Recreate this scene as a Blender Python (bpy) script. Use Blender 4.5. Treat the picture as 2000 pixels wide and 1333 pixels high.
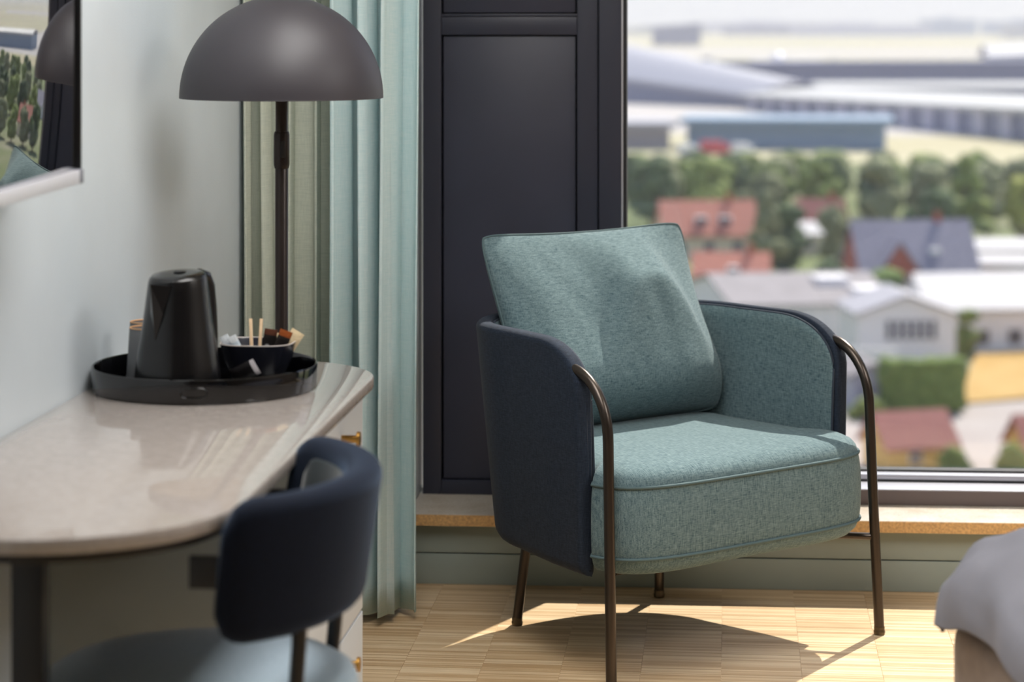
import bpy, bmesh, math, random
from mathutils import Vector, Matrix, noise as mnoise

random.seed(7)
PI = math.pi
for o in list(bpy.data.objects):
    bpy.data.objects.remove(o)
SC = bpy.context.scene
COL = SC.collection

# ------------------------------------------------------------------ camera
EYE = 1.40
cam_d = bpy.data.cameras.new('camera')
cam = bpy.data.objects.new('camera', cam_d)
COL.objects.link(cam)
cam.location = (0, 0, EYE)
cam.rotation_euler = (PI / 2, 0, 0)
cam_d.sensor_width = 36.0
cam_d.lens = 81.0
cam_d.shift_y = -626.5 / 2000.0
cam_d.clip_start = 0.05
cam_d.clip_end = 30000
cam_d.dof.use_dof = True
cam_d.dof.focus_distance = 4.88
cam_d.dof.aperture_fstop = 3.0
SC.camera = cam

# ------------------------------------------------------------------ world, sun, exposure
SC.view_settings.view_transform = 'Standard'
SC.view_settings.look = 'None'
SC.view_settings.gamma = 1.0
SC.view_settings.use_curve_mapping = False
SC.view_settings.exposure = 0.32

world = bpy.data.worlds.new('sky')
SC.world = world
world.use_nodes = True
wn = world.node_tree
wn.nodes.clear()
w_out = wn.nodes.new('ShaderNodeOutputWorld')
w_bg = wn.nodes.new('ShaderNodeBackground')
w_ramp = wn.nodes.new('ShaderNodeValToRGB')
w_sep = wn.nodes.new('ShaderNodeSeparateXYZ')
w_tc = wn.nodes.new('ShaderNodeTexCoord')
wn.links.new(w_tc.outputs['Generated'], w_sep.inputs[0])
wn.links.new(w_sep.outputs['Z'], w_ramp.inputs[0])
wn.links.new(w_ramp.outputs[0], w_bg.inputs[0])
wn.links.new(w_bg.outputs[0], w_out.inputs[0])
w_ramp.color_ramp.elements[0].position = 0.0
w_ramp.color_ramp.elements[0].color = (0.80, 0.82, 0.90, 1)
w_ramp.color_ramp.elements[1].position = 0.75
w_ramp.color_ramp.elements[1].color = (0.42, 0.62, 0.98, 1)
w_bg.inputs[1].default_value = 0.72

FILL_RAD = 8.0  # glow strength of the added fill panels
SUN_EL = math.radians(49.5)
SUN_H = Vector((-0.505, -0.863, 0)).normalized()
sun_d = bpy.data.lights.new('sun', 'SUN')
sun_d.energy = 7.0
sun_d.angle = math.radians(0.6)
sun_d.color = (1.0, 0.93, 0.82)
sun = bpy.data.objects.new('sun', sun_d)
COL.objects.link(sun)
sdir = Vector((SUN_H.x * math.cos(SUN_EL), SUN_H.y * math.cos(SUN_EL), -math.sin(SUN_EL)))
sun.rotation_euler = sdir.to_track_quat('-Z', 'Y').to_euler()
sun.location = (3, 9, 8)


# ------------------------------------------------------------------ helpers
def lin(c):
    r = []
    for v in c[:3]:
        v = v / 255.0
        r.append(v / 12.92 if v <= 0.04045 else ((v + 0.055) / 1.055) ** 2.4)
    return (r[0], r[1], r[2], 1.0)


class NT:
    def __init__(self, name):
        self.m = bpy.data.materials.new(name)
        self.m.use_nodes = True
        self.t = self.m.node_tree
        self.b = self.t.nodes['Principled BSDF']

    def n(self, typ, **kw):
        nd = self.t.nodes.new(typ)
        for k, v in kw.items():
            setattr(nd, k, v)
        return nd

    def l(self, a, b):
        self.t.links.new(a, b)

    def coords(self, scale, kind='Object'):
        tc = self.n('ShaderNodeTexCoord')
        mp = self.n('ShaderNodeMapping')
        mp.inputs['Scale'].default_value = scale
        self.l(tc.outputs[kind], mp.inputs[0])
        return mp.outputs[0]

    def noise(self, vec, scale=1.0, detail=2.0, rough=0.5):
        nd = self.n('ShaderNodeTexNoise')
        nd.inputs['Scale'].default_value = scale
        nd.inputs['Detail'].default_value = detail
        nd.inputs['Roughness'].default_value = rough
        self.l(vec, nd.inputs['Vector'])
        return nd.outputs['Fac']

    def ramp(self, fac, stops):
        r = self.n('ShaderNodeValToRGB')
        el = r.color_ramp.elements
        while len(el) < len(stops):
            el.new(0.5)
        for e, (p, c) in zip(el, stops):
            e.position = p
            e.color = c
        self.l(fac, r.inputs[0])
        return r.outputs[0]

    def math(self, op, a, b=None, c=None):
        nd = self.n('ShaderNodeMath', operation=op)
        for i, v in enumerate((a, b, c)):
            if v is None:
                continue
            if isinstance(v, (int, float)):
                nd.inputs[i].default_value = v
            else:
                self.l(v, nd.inputs[i])
        return nd.outputs[0]

    def bump(self, h, strength=0.2, dist=0.001):
        b = self.n('ShaderNodeBump')
        b.inputs['Strength'].default_value = strength
        b.inputs['Distance'].default_value = dist
        self.l(h, b.inputs['Height'])
        self.l(b.outputs[0], self.b.inputs['Normal'])

    def set(self, rough=0.5, metal=0.0, spec=None, col=None):
        self.b.inputs['Roughness'].default_value = rough
        self.b.inputs['Metallic'].default_value = metal
        if spec is not None:
            self.b.inputs['Specular IOR Level'].default_value = spec
        if col is not None:
            self.b.inputs['Base Color'].default_value = col
        return self


MATS = {}


def mat_plain(name, c, rough=0.5, metal=0.0, spec=None, var=0.0, vscale=6.0, bump=0.0, bscale=200.0):
    if name in MATS:
        return MATS[name]
    k = NT(name)
    k.set(rough, metal, spec, lin(c))
    if var > 0:
        v = k.coords((1, 1, 1))
        f = k.noise(v, vscale, 4)
        a = lin(tuple(max(0, x * (1 - var)) for x in c))
        b = lin(tuple(min(255, x * (1 + var)) for x in c))
        k.l(k.ramp(f, [(0.3, a), (0.7, b)]), k.b.inputs['Base Color'])
    if bump > 0:
        v2 = k.coords((1, 1, 1))
        k.bump(k.noise(v2, bscale, 3), bump, 0.001)
    MATS[name] = k.m
    return k.m


def mat_fabric(name, c1, c2, rough=0.9, f1=560.0, f2=70.0, sheen=0.12, bump=0.30, contrast=0.20, flat=False):
    k = NT(name)
    a = k.noise(k.coords((f1, f2, f2) if flat else (f1, f1, f2)), 1.0, 2)
    b = k.noise(k.coords((f2, f1, f1) if flat else (f2, f2, f1)), 1.0, 2)
    s = k.math('MULTIPLY', k.math('ADD', a, b), 0.5)
    k.l(k.ramp(s, [(0.5 - contrast, lin(c1)), (0.5 + contrast, lin(c2))]), k.b.inputs['Base Color'])
    k.set(rough, 0, 0.2)
    k.b.inputs['Sheen Weight'].default_value = sheen
    k.b.inputs['Sheen Roughness'].default_value = 0.4
    k.bump(s, bump, 0.0015)
    MATS[name] = k.m
    return k.m


def mk(name, verts, faces, mat=None, parent=None, smooth=True, angle=40, loc=None, rotz=None):
    me = bpy.data.meshes.new(name)
    me.from_pydata([tuple(v) for v in verts], [], faces)
    me.update()
    bm = bmesh.new()
    bm.from_mesh(me)
    bmesh.ops.recalc_face_normals(bm, faces=bm.faces)
    bm.to_mesh(me)
    bm.free()
    if smooth:
        for p in me.polygons:
            p.use_smooth = True
        me.set_sharp_from_angle(angle=math.radians(angle))
    if mat:
        me.materials.append(mat)
    o = bpy.data.objects.new(name, me)
    COL.objects.link(o)
    if parent:
        o.parent = parent
    if loc:
        o.location = loc
    if rotz is not None:
        o.rotation_euler = (0, 0, rotz)
    return o


def box(name, xr, yr, zr, mat, parent=None, bevel=0.0, seg=2, loc=None, rotz=None):
    bm = bmesh.new()
    bmesh.ops.create_cube(bm, size=1.0)
    for v in bm.verts:
        v.co.x = xr[0] if v.co.x < 0 else xr[1]
        v.co.y = yr[0] if v.co.y < 0 else yr[1]
        v.co.z = zr[0] if v.co.z < 0 else zr[1]
    if bevel > 0:
        bmesh.ops.bevel(bm, geom=bm.edges[:], offset=bevel, segments=seg, profile=0.6, affect='EDGES')
    me = bpy.data.meshes.new(name)
    bm.to_mesh(me)
    bm.free()
    if bevel > 0:
        for p in me.polygons:
            p.use_smooth = True
        me.set_sharp_from_angle(angle=math.radians(45))
    me.materials.append(mat)
    o = bpy.data.objects.new(name, me)
    COL.objects.link(o)
    if parent:
        o.parent = parent
    if loc:
        o.location = loc
    if rotz is not None:
        o.rotation_euler = (0, 0, rotz)
    return o


def loft(name, rings, mat, parent=None, closed=True, cap=True, smooth=True, angle=40, loc=None, wrap=False):
    n = len(rings[0])
    verts = [p for r in rings for p in r]
    faces = []
    R = len(rings)
    for i in range(R if wrap else R - 1):
        j = (i + 1) % R
        for k in range(n if closed else n - 1):
            q = (k + 1) % n
            faces.append((i * n + k, i * n + q, j * n + q, j * n + k))
    if cap and closed and not wrap:
        faces.append(tuple(range(n - 1, -1, -1)))
        faces.append(tuple((R - 1) * n + k for k in range(n)))
    return mk(name, verts, faces, mat, parent, smooth, angle, loc)


def lathe(name, prof, mat, parent=None, n=48, loc=None, cap=True, angle=40):
    rings = [[(r * math.cos(2 * PI * k / n), r * math.sin(2 * PI * k / n), z) for k in range(n)] for r, z in prof]
    return loft(name, rings, mat, parent, True, cap, True, angle, loc)


def tube(name, pts, r, mat, parent=None, n=14, closed=False, loc=None, radii=None):
    P = [Vector(p) for p in pts]
    N = len(P)
    rings = []
    prev = None
    for i in range(N):
        if closed:
            t = (P[(i + 1) % N] - P[i - 1]).normalized()
        else:
            t = (P[min(i + 1, N - 1)] - P[max(i - 1, 0)]).normalized()
        if prev is None:
            up = Vector((0, 0, 1)) if abs(t.z) < 0.9 else Vector((1, 0, 0))
            a = t.cross(up).normalized()
        else:
            a = (prev - t * prev.dot(t)).normalized()
        prev = a
        b = t.cross(a)
        rr = radii[i] if radii else r
        rings.append([P[i] + a * rr * math.cos(2 * PI * k / n) + b * rr * math.sin(2 * PI * k / n) for k in range(n)])
    return loft(name, rings, mat, parent, True, not closed, True, 50, loc, wrap=closed)


def empty(name, loc=(0, 0, 0), rotz=0.0):
    o = bpy.data.objects.new(name, None)
    o.empty_display_size = 0.1
    COL.objects.link(o)
    o.location = loc
    o.rotation_euler = (0, 0, rotz)
    return o


def tag(o, label, cat, group=None):
    o['label'] = label
    o['category'] = cat
    if group:
        o['group'] = group
    return o


def struct(o, label=None):
    o['kind'] = 'structure'
    if label:
        o['label'] = label
    return o


def copy_tree(o, parent=None):
    c = o.copy()
    COL.objects.link(c)
    c.parent = parent
    for ch in list(o.children):
        copy_tree(ch, c)
    return c


def sgnpow(v, e):
    return math.copysign(abs(v) ** e, v)


# ------------------------------------------------------------------ room frames
# left wall: point W0, direction u (into depth), n (into the room)
WA = math.radians(-5.84)
W0 = Vector((-0.761, 4.125, 0))
WU = Vector((0.1018, 0.9948, 0))
WN = Vector((0.9948, -0.1018, 0))


def W(s, v, z=0.0):
    return W0 + WU * s + WN * v + Vector((0, 0, z))


# window wall: local x along the wall to the right, local y outwards
VA = math.radians(-4.0)
V0 = (0.0, 5.711, 0.0)

# ------------------------------------------------------------------ materials
M_wall = mat_plain('wall_paint', (200, 209, 215), 0.42, var=0.02, vscale=3, bump=0.25, bscale=260)
M_wall2 = mat_plain('warm_grey_wall_paint', (150, 142, 134), 0.6)
M_ceil = mat_plain('ceiling_paint', (235, 235, 232), 0.8)
M_apron = mat_plain('apron_paint', (148, 158, 150), 0.45, var=0.02)
M_black = mat_plain('black_metal', (22, 22, 24), 0.42)
M_dark = mat_plain('dark_panel_paint', (52, 54, 68), 0.38, var=0.04, vscale=5)
M_darkframe = mat_plain('dark_frame_paint', (47, 49, 62), 0.4)
M_alu = mat_plain('window_aluminium', (196, 196, 204), 0.35, 0.6)
M_framebrown = mat_plain('window_frame_bronze', (104, 92, 90), 0.45)
M_gasket = mat_plain('gasket_rubber', (18, 18, 22), 0.6)


def mat_sill():
    k = NT('sill_stone')
    f = k.noise(k.coords((1, 1, 1)), 180, 4, 0.7)
    g = k.noise(k.coords((1, 1, 1)), 14, 3)
    s = k.math('ADD', k.math('MULTIPLY', f, 0.6), k.math('MULTIPLY', g, 0.4))
    k.l(k.ramp(s, [(0.36, lin((172, 158, 138))), (0.5, lin((192, 182, 168))), (0.64, lin((206, 199, 188)))]), k.b.inputs['Base Color'])
    k.set(0.35)
    return k.m


M_sill = mat_sill()


def mat_floor(name):
    k = NT(name)
    tc = k.n('ShaderNodeTexCoord')
    sep = k.n('ShaderNodeSeparateXYZ')
    k.l(tc.outputs['Object'], sep.inputs[0])
    oi = k.n('ShaderNodeObjectInfo')
    row = k.math('FLOOR', k.math('MULTIPLY', sep.outputs['Y'], 125.0))
    frac = k.math('FRACT', k.math('MULTIPLY', sep.outputs['Y'], 125.0))
    wn_ = k.n('ShaderNodeTexWhiteNoise', noise_dimensions='2D')
    cmb = k.n('ShaderNodeCombineXYZ')
    k.l(row, cmb.inputs[0])
    k.l(k.math('MULTIPLY', oi.outputs['Random'], 91.7), cmb.inputs[1])
    k.l(cmb.outputs[0], wn_.inputs['Vector'])
    grain = k.noise(k.coords((14, 420, 10)), 1.0, 3)
    s = k.math('ADD', k.math('MULTIPLY', wn_.outputs['Value'], 0.5), k.math('MULTIPLY', grain, 0.5))
    s = k.math('ADD', s, k.math('MULTIPLY', k.math('SUBTRACT', oi.outputs['Random'], 0.5), 0.16))
    col = k.ramp(s, [(0.15, lin((172, 138, 98))), (0.45, lin((202, 172, 132))), (0.8, lin((226, 203, 168)))])
    edge = k.math('LESS_THAN', frac, 0.09)
    mix = k.n('ShaderNodeMix', data_type='RGBA')
    k.l(k.math('MULTIPLY', edge, 0.35), mix.inputs['Factor'])
    k.l(col, mix.inputs['A'])
    mix.inputs['B'].default_value = lin((110, 78, 46))
    k.l(mix.outputs['Result'], k.b.inputs['Base Color'])
    k.set(0.36, 0, 0.5)
    k.bump(grain, 0.08, 0.001)
    return k.m


M_floor = mat_floor('parquet_wood')

# ------------------------------------------------------------------ floor
FA = math.radians(-5.4)
floor = box('floor', (-2.5, 5.0), (-2.5, 5.98), (-0.12, -0.0012), M_floor, rotz=FA)
struct(floor, 'pale bamboo strip parquet floor')
PW, PD, PT = 0.172, 0.164, 0.010
proto = None
for i in range(17):
    for j in range(12):
        x = -1.05 + i * PW
        y = 3.80 + j * PD
        if proto is None:
            proto = box('parquet_panel', (0, PW - 0.0009), (0, PD - 0.0009), (-PT, 0), M_floor, floor)
            p = proto
        else:
            p = proto.copy()
            COL.objects.link(p)
            p.parent = floor
        p.location = (x, y, 0)

# ------------------------------------------------------------------ left wall, ceiling, other walls
wl = box('wall_left', (-0.15, 0.0), (-6.5, 1.62), (-0.05, 2.62), M_wall, loc=W0, rotz=WA)
struct(wl, 'pale blue grey painted wall behind the desk')
bl = box('baseboard_left', (0.0, 0.012), (-6.5, 1.60), (0.0, 0.08), M_apron, loc=W0, rotz=WA, bevel=0.003)
struct(bl)
ce = box('ceiling', (-2.5, 5.5), (-2.6, 6.2), (2.6, 2.75), M_ceil, rotz=FA)
struct(ce)
wr = box('wall_right', (3.35, 3.5), (-8.0, 0.3), (-0.05, 2.62), M_wall2, loc=V0, rotz=VA)
struct(wr)

wb = box('wall_back', (-2.2, 4.5), (-2.45, -2.3), (-0.05, 2.62), M_wall2, rotz=FA)
struct(wb)
M_fill = NT('fill_panel_glow')
M_fill.set(0.6, 0, 0.3, lin((250, 248, 244)))
M_fill.b.inputs['Emission Color'].default_value = (1.0, 0.975, 0.95, 1)
M_fill.b.inputs['Emission Strength'].default_value = FILL_RAD
M_fill = M_fill.m


def fill_light(x, y, wx, wy, lab):  # added glowing panel, out of view, that brightens the room
    e = empty('fill_light', (x, y, 2.60), FA)
    box('frame', (-wx / 2 - 0.03, wx / 2 + 0.03), (-wy / 2 - 0.03, wy / 2 + 0.03), (-0.035, -0.0005), M_ceil, e, bevel=0.004)
    box('fill_panel', (-wx / 2, wx / 2), (-wy / 2, wy / 2), (-0.042, -0.0355), M_fill, e, bevel=0.002)
    tag(e, lab, 'fill light', 'added fill light panels of the room')
    return e


fill_light(-0.05, 3.55, 0.9, 1.7, 'added flat long fill light above the desk')
fill_light(2.55, 3.2, 1.0, 1.6, 'added flat long fill light above the bed')

# window wall
WX0, WX1 = -0.245, 3.30       # opening in wall
wf = empty('wall_far', V0, VA)
struct(wf, 'wall around the window with a painted apron below the sill')
box('wall_section', (-0.95, WX0 - 0.012), (0.0, 0.40), (0.0, 2.62), M_wall, wf)
box('lintel', (WX0 - 0.012, 3.5), (-0.0, 0.40), (2.40, 2.62), M_wall, wf)
box('apron_backing', (WX0 - 0.012, 3.5), (0.012, 0.40), (-0.05, 0.146), M_apron, wf)
box('apron_board', (WX0 - 0.01, 3.5), (-0.004, 0.012), (0.0785, 0.146), M_apron, wf, bevel=0.002)
box('apron_board', (WX0 - 0.01, 3.5), (-0.004, 0.012), (0.0, 0.0755), M_apron, wf, bevel=0.002)
sill = box('trim_1', (WX0 - 0.01, 3.4), (-0.034, 0.36), (0.150, 0.180), M_sill, loc=V0, rotz=VA, bevel=0.003)
box('sill_edge', (WX0 - 0.01, 3.4), (-0.0365, -0.0343), (0.1515, 0.1785), mat_plain('sill_edge_tan', (198, 158, 106), 0.5, var=0.12, vscale=160), sill)
struct(sill, 'pale stone window sill with a tan front edge')

# window unit
win = empty('window_1', V0, VA)
struct(win, 'large window with a dark panelled side unit and bare glass')
FY = 0.205                       # front face of the frames, metres behind the apron
PX0, PX1 = -0.245, 0.274
zb, zt = 0.180, 2.40
# dark panelled unit: stiles, rails and recessed panels
box('stile', (PX0, PX0 + 0.048), (FY, FY + 0.09), (zb, zt), M_darkframe, win, bevel=0.002)
box('stile', (PX0 + 0.398, PX0 + 0.451), (FY, FY + 0.09), (zb, zt), M_darkframe, win, bevel=0.002)
box('stile', (PX0 + 0.454, PX1 - 0.008), (FY - 0.008, FY + 0.10), (zb, zt), M_darkframe, win, bevel=0.002)
box('seal_strip', (PX1 - 0.0075, PX1 - 0.003), (FY - 0.010, FY + 0.10), (zb, zt), M_alu, win)
box('gasket', (PX1 - 0.0025, PX1 + 0.006), (FY + 0.0, FY + 0.12), (zb, zt), M_gasket, win)
box('rail', (PX0 + 0.0485, PX0 + 0.3975), (FY, FY + 0.09), (zb, 0.216), M_darkframe, win, bevel=0.002)
box('rail', (PX0 + 0.0485, PX0 + 0.3975), (FY + 0.002, FY + 0.09), (1.363, 1.409), M_darkframe, win, bevel=0.002)
box('panel_bead', (PX0 + 0.0485, PX0 + 0.3975), (FY + 0.006, FY + 0.09), (1.4105, 1.417), M_darkframe, win, bevel=0.001)
box('panel', (PX0 + 0.0525, PX0 + 0.3935), (FY + 0.013, FY + 0.08), (0.219, 1.360), M_dark, win, bevel=0.002)
box('panel', (PX0 + 0.0525, PX0 + 0.3935), (FY + 0.013, FY + 0.08), (1.420, 2.36), M_dark, win, bevel=0.002)
box('panel_backing', (PX0, PX1), (FY + 0.08, FY + 0.13), (zb, zt), M_black, win)
# bottom of the big window: bronze sub-frame, bright ledge, glazing bead, gaskets
GX0, GX1 = PX1 + 0.006, 3.30
box('bottom_rail', (GX0, GX1), (FY - 0.055, FY + 0.20), (0.181, 0.2165), M_framebrown, win, bevel=0.002)
box('ledge', (GX0, GX1), (FY - 0.053, FY + 0.06), (0.2165, 0.2195), M_alu, win, bevel=0.001)
box('gasket', (GX0, GX1), (FY + 0.045, FY + 0.14), (0.2195, 0.2235), M_gasket, win)
box('glazing_bead', (GX0, GX1), (FY + 0.05, FY + 0.14), (0.2235, 0.2365), M_alu, win, bevel=0.001)
box('gasket', (GX0, GX1), (FY + 0.09, FY + 0.13), (0.2365, 0.2415), M_gasket, win)
box('top_rail', (GX0, GX1), (FY - 0.02, FY + 0.20), (2.34, 2.40), M_darkframe, win, bevel=0.002)
box('mullion', (1.95, 2.01), (FY - 0.02, FY + 0.20), (0.2195, 2.34), M_darkframe, win, bevel=0.002)
box('mullion', (3.24, 3.30), (FY - 0.02, FY + 0.20), (0.2195, 2.34), M_darkframe, win, bevel=0.002)


def mat_glass():
    k = NT('window_glass')
    k.t.nodes.remove(k.b)
    out = [n for n in k.t.nodes if n.type == 'OUTPUT_MATERIAL'][0]
    lw = k.n('ShaderNodeLayerWeight')
    lw.inputs['Blend'].default_value = 0.5
    f = k.math('ADD', k.math('MULTIPLY', k.math('POWER', lw.outputs['Facing'], 5.0), 0.9), 0.045)
    tr = k.n('ShaderNodeBsdfTransparent')
    tr.inputs[0].default_value = (0.985, 0.99, 0.995, 1)
    gl = k.n('ShaderNodeBsdfGlossy')
    gl.inputs['Roughness'].default_value = 0.0
    mx = k.n('ShaderNodeMixShader')
    k.l(f, mx.inputs[0])
    k.l(tr.outputs[0], mx.inputs[1])
    k.l(gl.outputs[0], mx.inputs[2])
    k.l(mx.outputs[0], out.inputs[0])
    return k.m


M_glass = mat_glass()
box('pane', (GX0, 1.955), (FY + 0.108, FY + 0.116), (0.238, 2.345), M_glass, win)
box('pane', (2.005, 3.245), (FY + 0.108, FY + 0.116), (0.238, 2.345), M_glass, win)

# ------------------------------------------------------------------ curtains
def curtain(name, p0, p1, nf, amp, seed, mat, phase=0.0, z0=0.012, z1=2.5, flare=0.3, hemdrop=None):
    rnd = random.Random(seed)
    NU, NV = nf * 18, 30
    amps = [amp * rnd.uniform(0.65, 1.25) for _ in range(nf + 2)]
    wid = [rnd.uniform(0.7, 1.3) for _ in range(nf)]
    cum = [0]
    for w_ in wid:
        cum.append(cum[-1] + w_)
    tot = cum[-1]
    P0, P1 = Vector(p0), Vector(p1)
    d = P1 - P0
    nrm = Vector((d.y, -d.x, 0)).normalized()
    verts, faces = [], []
    for j in range(NV + 1):
        h = j / NV
        z = z0 + (z1 - z0) * h
        fl = 1.0 + flare * (1 - h) ** 2
        for i in range(NU + 1):
            t = i / NU
            x = t * nf
            fi = min(int(x), nf - 1)
            fr = x - fi
            u = (cum[fi] + fr * wid[fi]) / tot
            a = amps[fi] * (1 - fr) + amps[fi + 1] * fr
            ph = 2 * PI * (fi + fr) + phase
            off = a * fl * (math.sin(ph) + 0.22 * math.sin(2 * ph + fi * 1.7 + 0.6 * h))
            sway = 0.010 * math.sin(fi * 2.1 + 3.0 * h) * (1 - h)
            side = 0.35 * a * math.sin(2 * ph + 0.8)
            p = P0 + d * u + nrm * (off + 0.012 * mnoise.noise(Vector((u * 6, h * 2.2, seed)))) + d.normalized() * (side + sway)
            zz = z
            if j == 0:
                zz = z0 + 0.006 * (1 + math.sin(ph))
            verts.append((p.x, p.y, zz))
    for j in range(NV):
        for i in range(NU):
            a = j * (NU + 1) + i
            faces.append((a, a + 1, a + NU + 2, a + NU + 1))
    o = mk(name, verts, faces, mat, None, True, 180)
    sm = o.modifiers.new('cloth_thickness', 'SOLIDIFY')
    sm.thickness = 0.0016
    return o


def mat_curtain(name, c1, c2, trans, tcol, f=700):
    k = NT(name)
    a = k.noise(k.coords((f, f, 30)), 1.0, 2)
    b = k.noise(k.coords((30, 30, f)), 1.0, 2)
    s = k.math('MULTIPLY', k.math('ADD', a, b), 0.5)
    col = k.ramp(s, [(0.34, lin(c1)), (0.66, lin(c2))])
    k.l(col, k.b.inputs['Base Color'])
    k.set(0.85, 0, 0.2)
    k.bump(s, 0.2, 0.001)
    tl = k.n('ShaderNodeBsdfTranslucent')
    tl.inputs[0].default_value = lin(tcol)
    mx = k.n('ShaderNodeMixShader')
    mx.inputs[0].default_value = trans
    out = [n for n in k.t.nodes if n.type == 'OUTPUT_MATERIAL'][0]
    k.l(k.b.outputs[0], mx.inputs[1])
    k.l(tl.outputs[0], mx.inputs[2])
    k.l(mx.outputs[0], out.inputs[0])
    return k.m


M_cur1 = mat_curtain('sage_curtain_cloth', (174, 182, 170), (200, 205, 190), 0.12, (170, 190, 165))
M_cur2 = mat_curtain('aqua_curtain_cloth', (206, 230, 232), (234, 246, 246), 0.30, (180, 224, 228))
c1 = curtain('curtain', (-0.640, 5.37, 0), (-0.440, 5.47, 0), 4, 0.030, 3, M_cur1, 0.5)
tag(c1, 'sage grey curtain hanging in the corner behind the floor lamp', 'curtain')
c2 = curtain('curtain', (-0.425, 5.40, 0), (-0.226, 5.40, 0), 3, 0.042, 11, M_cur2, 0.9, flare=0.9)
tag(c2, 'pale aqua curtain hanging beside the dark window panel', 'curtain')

# ------------------------------------------------------------------ armchair
M_teal = mat_fabric('teal_upholstery', (52, 76, 86), (122, 142, 145))
M_tealseat = mat_fabric('teal_seat_upholstery', (52, 76, 86), (118, 138, 141), flat=True)
M_navy = mat_fabric('navy_upholstery', (20, 27, 38), (44, 54, 70), contrast=0.22, sheen=0.05)
M_pipe = mat_plain('teal_piping', (74, 94, 98), 0.85)
M_npipe = mat_plain('navy_piping', (38, 48, 62), 0.85)
M_tube = mat_plain('bronze_tube', (74, 67, 62), 0.30, 0.9)
M_glide = mat_plain('chair_glide', (96, 84, 66), 0.35, 0.8)

AC = empty('armchair', (0.356, 5.232, 0), math.atan2(0.602, 0.799))
# local x = to the far right, local y = away from the facing direction; the chair faces -y
tag(AC, 'teal lounge armchair with navy wrap-around shell and slim bronze legs by the window', 'armchair')


def L(x, y, z):          # x to the right of the picture, y forwards
    return (x, -y, z)


def shell_path(n_arm=22, n_back=40):
    pts = []
    fy, by, hw, hf = 0.172, -0.13, 0.356, 0.384
    for i in range(n_arm):
        t = i / n_arm
        q = t ** 1.6
        pts.append((-(hf + (hw - hf) * q), fy - (fy - by) * q))
    for i in range(n_back + 1):
        a = PI + PI * i / n_back
        c, s = math.cos(a), math.sin(a)
        pts.append((hw * sgnpow(c, 2 / 2.5), by + 0.255 * sgnpow(s, 2 / 2.5)))
    for i in range(n_arm - 1, -1, -1):
        q = (i / n_arm) ** 1.6
        pts.append((hf + (hw - hf) * q, fy - (fy - by) * q))
    return pts


def shell_top(x, y):
    zt_ = 0.716
    c0 = 0.0
    if y > c0:
        q = min(1.0, (y - c0) / 0.172)
        zt_ = 0.602 + 0.114 * math.sqrt(max(0.0, 1 - q ** 2.2))
    return zt_


sp = shell_path()
SN = len(sp)


def shell_normal(i):
    a = sp[max(i - 1, 0)]
    b = sp[min(i + 1, SN - 1)]
    dx, dy = b[0] - a[0], b[1] - a[1]
    l_ = math.hypot(dx, dy)
    return (dy / l_ * -1 if False else dy / l_, -dx / l_)


def taper(x, y, z):
    k_ = 1.0 - 0.095 * max(0.0, (0.716 - z) / 0.49) ** 1.2
    by = max(0.0, min(1.0, (-y + 0.05) / 0.3))
    return (x * (1 - (1 - k_) * (0.25 + 0.75 * by)), y * (1 - (1 - k_) * by * 1.3), z)


TH = 0.038
rings = []
for i in range(SN):
    x, y = sp[i]
    nx, ny = shell_normal(i)
    # make sure the normal points outwards
    if nx * x + ny * (y + 0.1) < 0:
        nx, ny = -nx, -ny
    zt_ = shell_top(x, y)
    zb_ = 0.222 + (0.0 if i not in (0, SN - 1) else 0.012)
    th = TH * (0.62 if i in (0, SN - 1) else (0.9 if i in (1, SN - 2) else 1.0))
    h = th / 2
    r_ = 0.016
    ring = []
    corner = [(h, zb_, 1, 0), (h, zt_, 1, 1), (-h, zt_, 0, 1), (-h, zb_, 0, 0)]
    # rounded rectangle section
    sec = []
    for (ox, oz, sx, sz) in corner:
        cx = ox - (r_ if sx else -r_)
        rb = 0.03 if (sz == 0 and sx == 1) else r_
        cx = ox - (min(rb, th * 0.9) if sx else -r_ * 0.5)
        rz = rb if sz == 0 else r_
        cz = oz - (rz if sz else -rz)
        a0 = {(1, 0): -PI / 2, (1, 1): 0, (0, 1): PI / 2, (0, 0): PI}[(sx, sz)]
        for q in range(5):
            a = a0 + PI / 2 * q / 4
            rx = (ox - cx) if sx else (cx - ox)
            sec.append((cx + abs(rx) * math.cos(a), cz + rz * math.sin(a)))
    for (o_, z) in sec:
        ring.append(L(*taper(x + nx * o_, y + ny * o_, z)))
    rings.append(ring)
shell = loft('shell', rings, M_navy, AC, True, True, True, 60)
# inner lining and its piping
lin_v, lin_f = [], []
NZ = 16
top_pts = []
for i in range(SN):
    x, y = sp[i]
    nx, ny = shell_normal(i)
    if nx * x + ny * (y + 0.1) < 0:
        nx, ny = -nx, -ny
    yy = y - (0.010 if i < 3 or i > SN - 4 else 0)
    ztop = shell_top(x, y + 0.010) - 0.008
    for j in range(NZ + 1):
        z = 0.30 + (ztop - 0.30) * j / NZ
        bul = 0.0035 + 0.004 * math.sin(PI * j / NZ)
        o_ = -(TH / 2 + bul)
        lin_v.append(L(*taper(x + nx * o_, yy + ny * o_, z)))
    top_pts.append(lin_v[-1])
for i in range(SN - 1):
    for j in range(NZ):
        a = i * (NZ + 1) + j
        lin_f.append((a, a + 1, a + NZ + 2, a + NZ + 1))
lining = mk('shell_lining', lin_v, lin_f, M_teal, AC, True, 60)
lm = lining.modifiers.new('padding', 'SOLIDIFY')
lm.thickness = 0.006
lm.offset = 0
front_l = [lin_v[j] for j in range(0, NZ)]
front_r = [lin_v[(SN - 1) * (NZ + 1) + j] for j in range(NZ - 1, -1, -1)]
tube('piping', front_l + top_pts + front_r, 0.0032, M_npipe, lining, 8)


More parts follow.
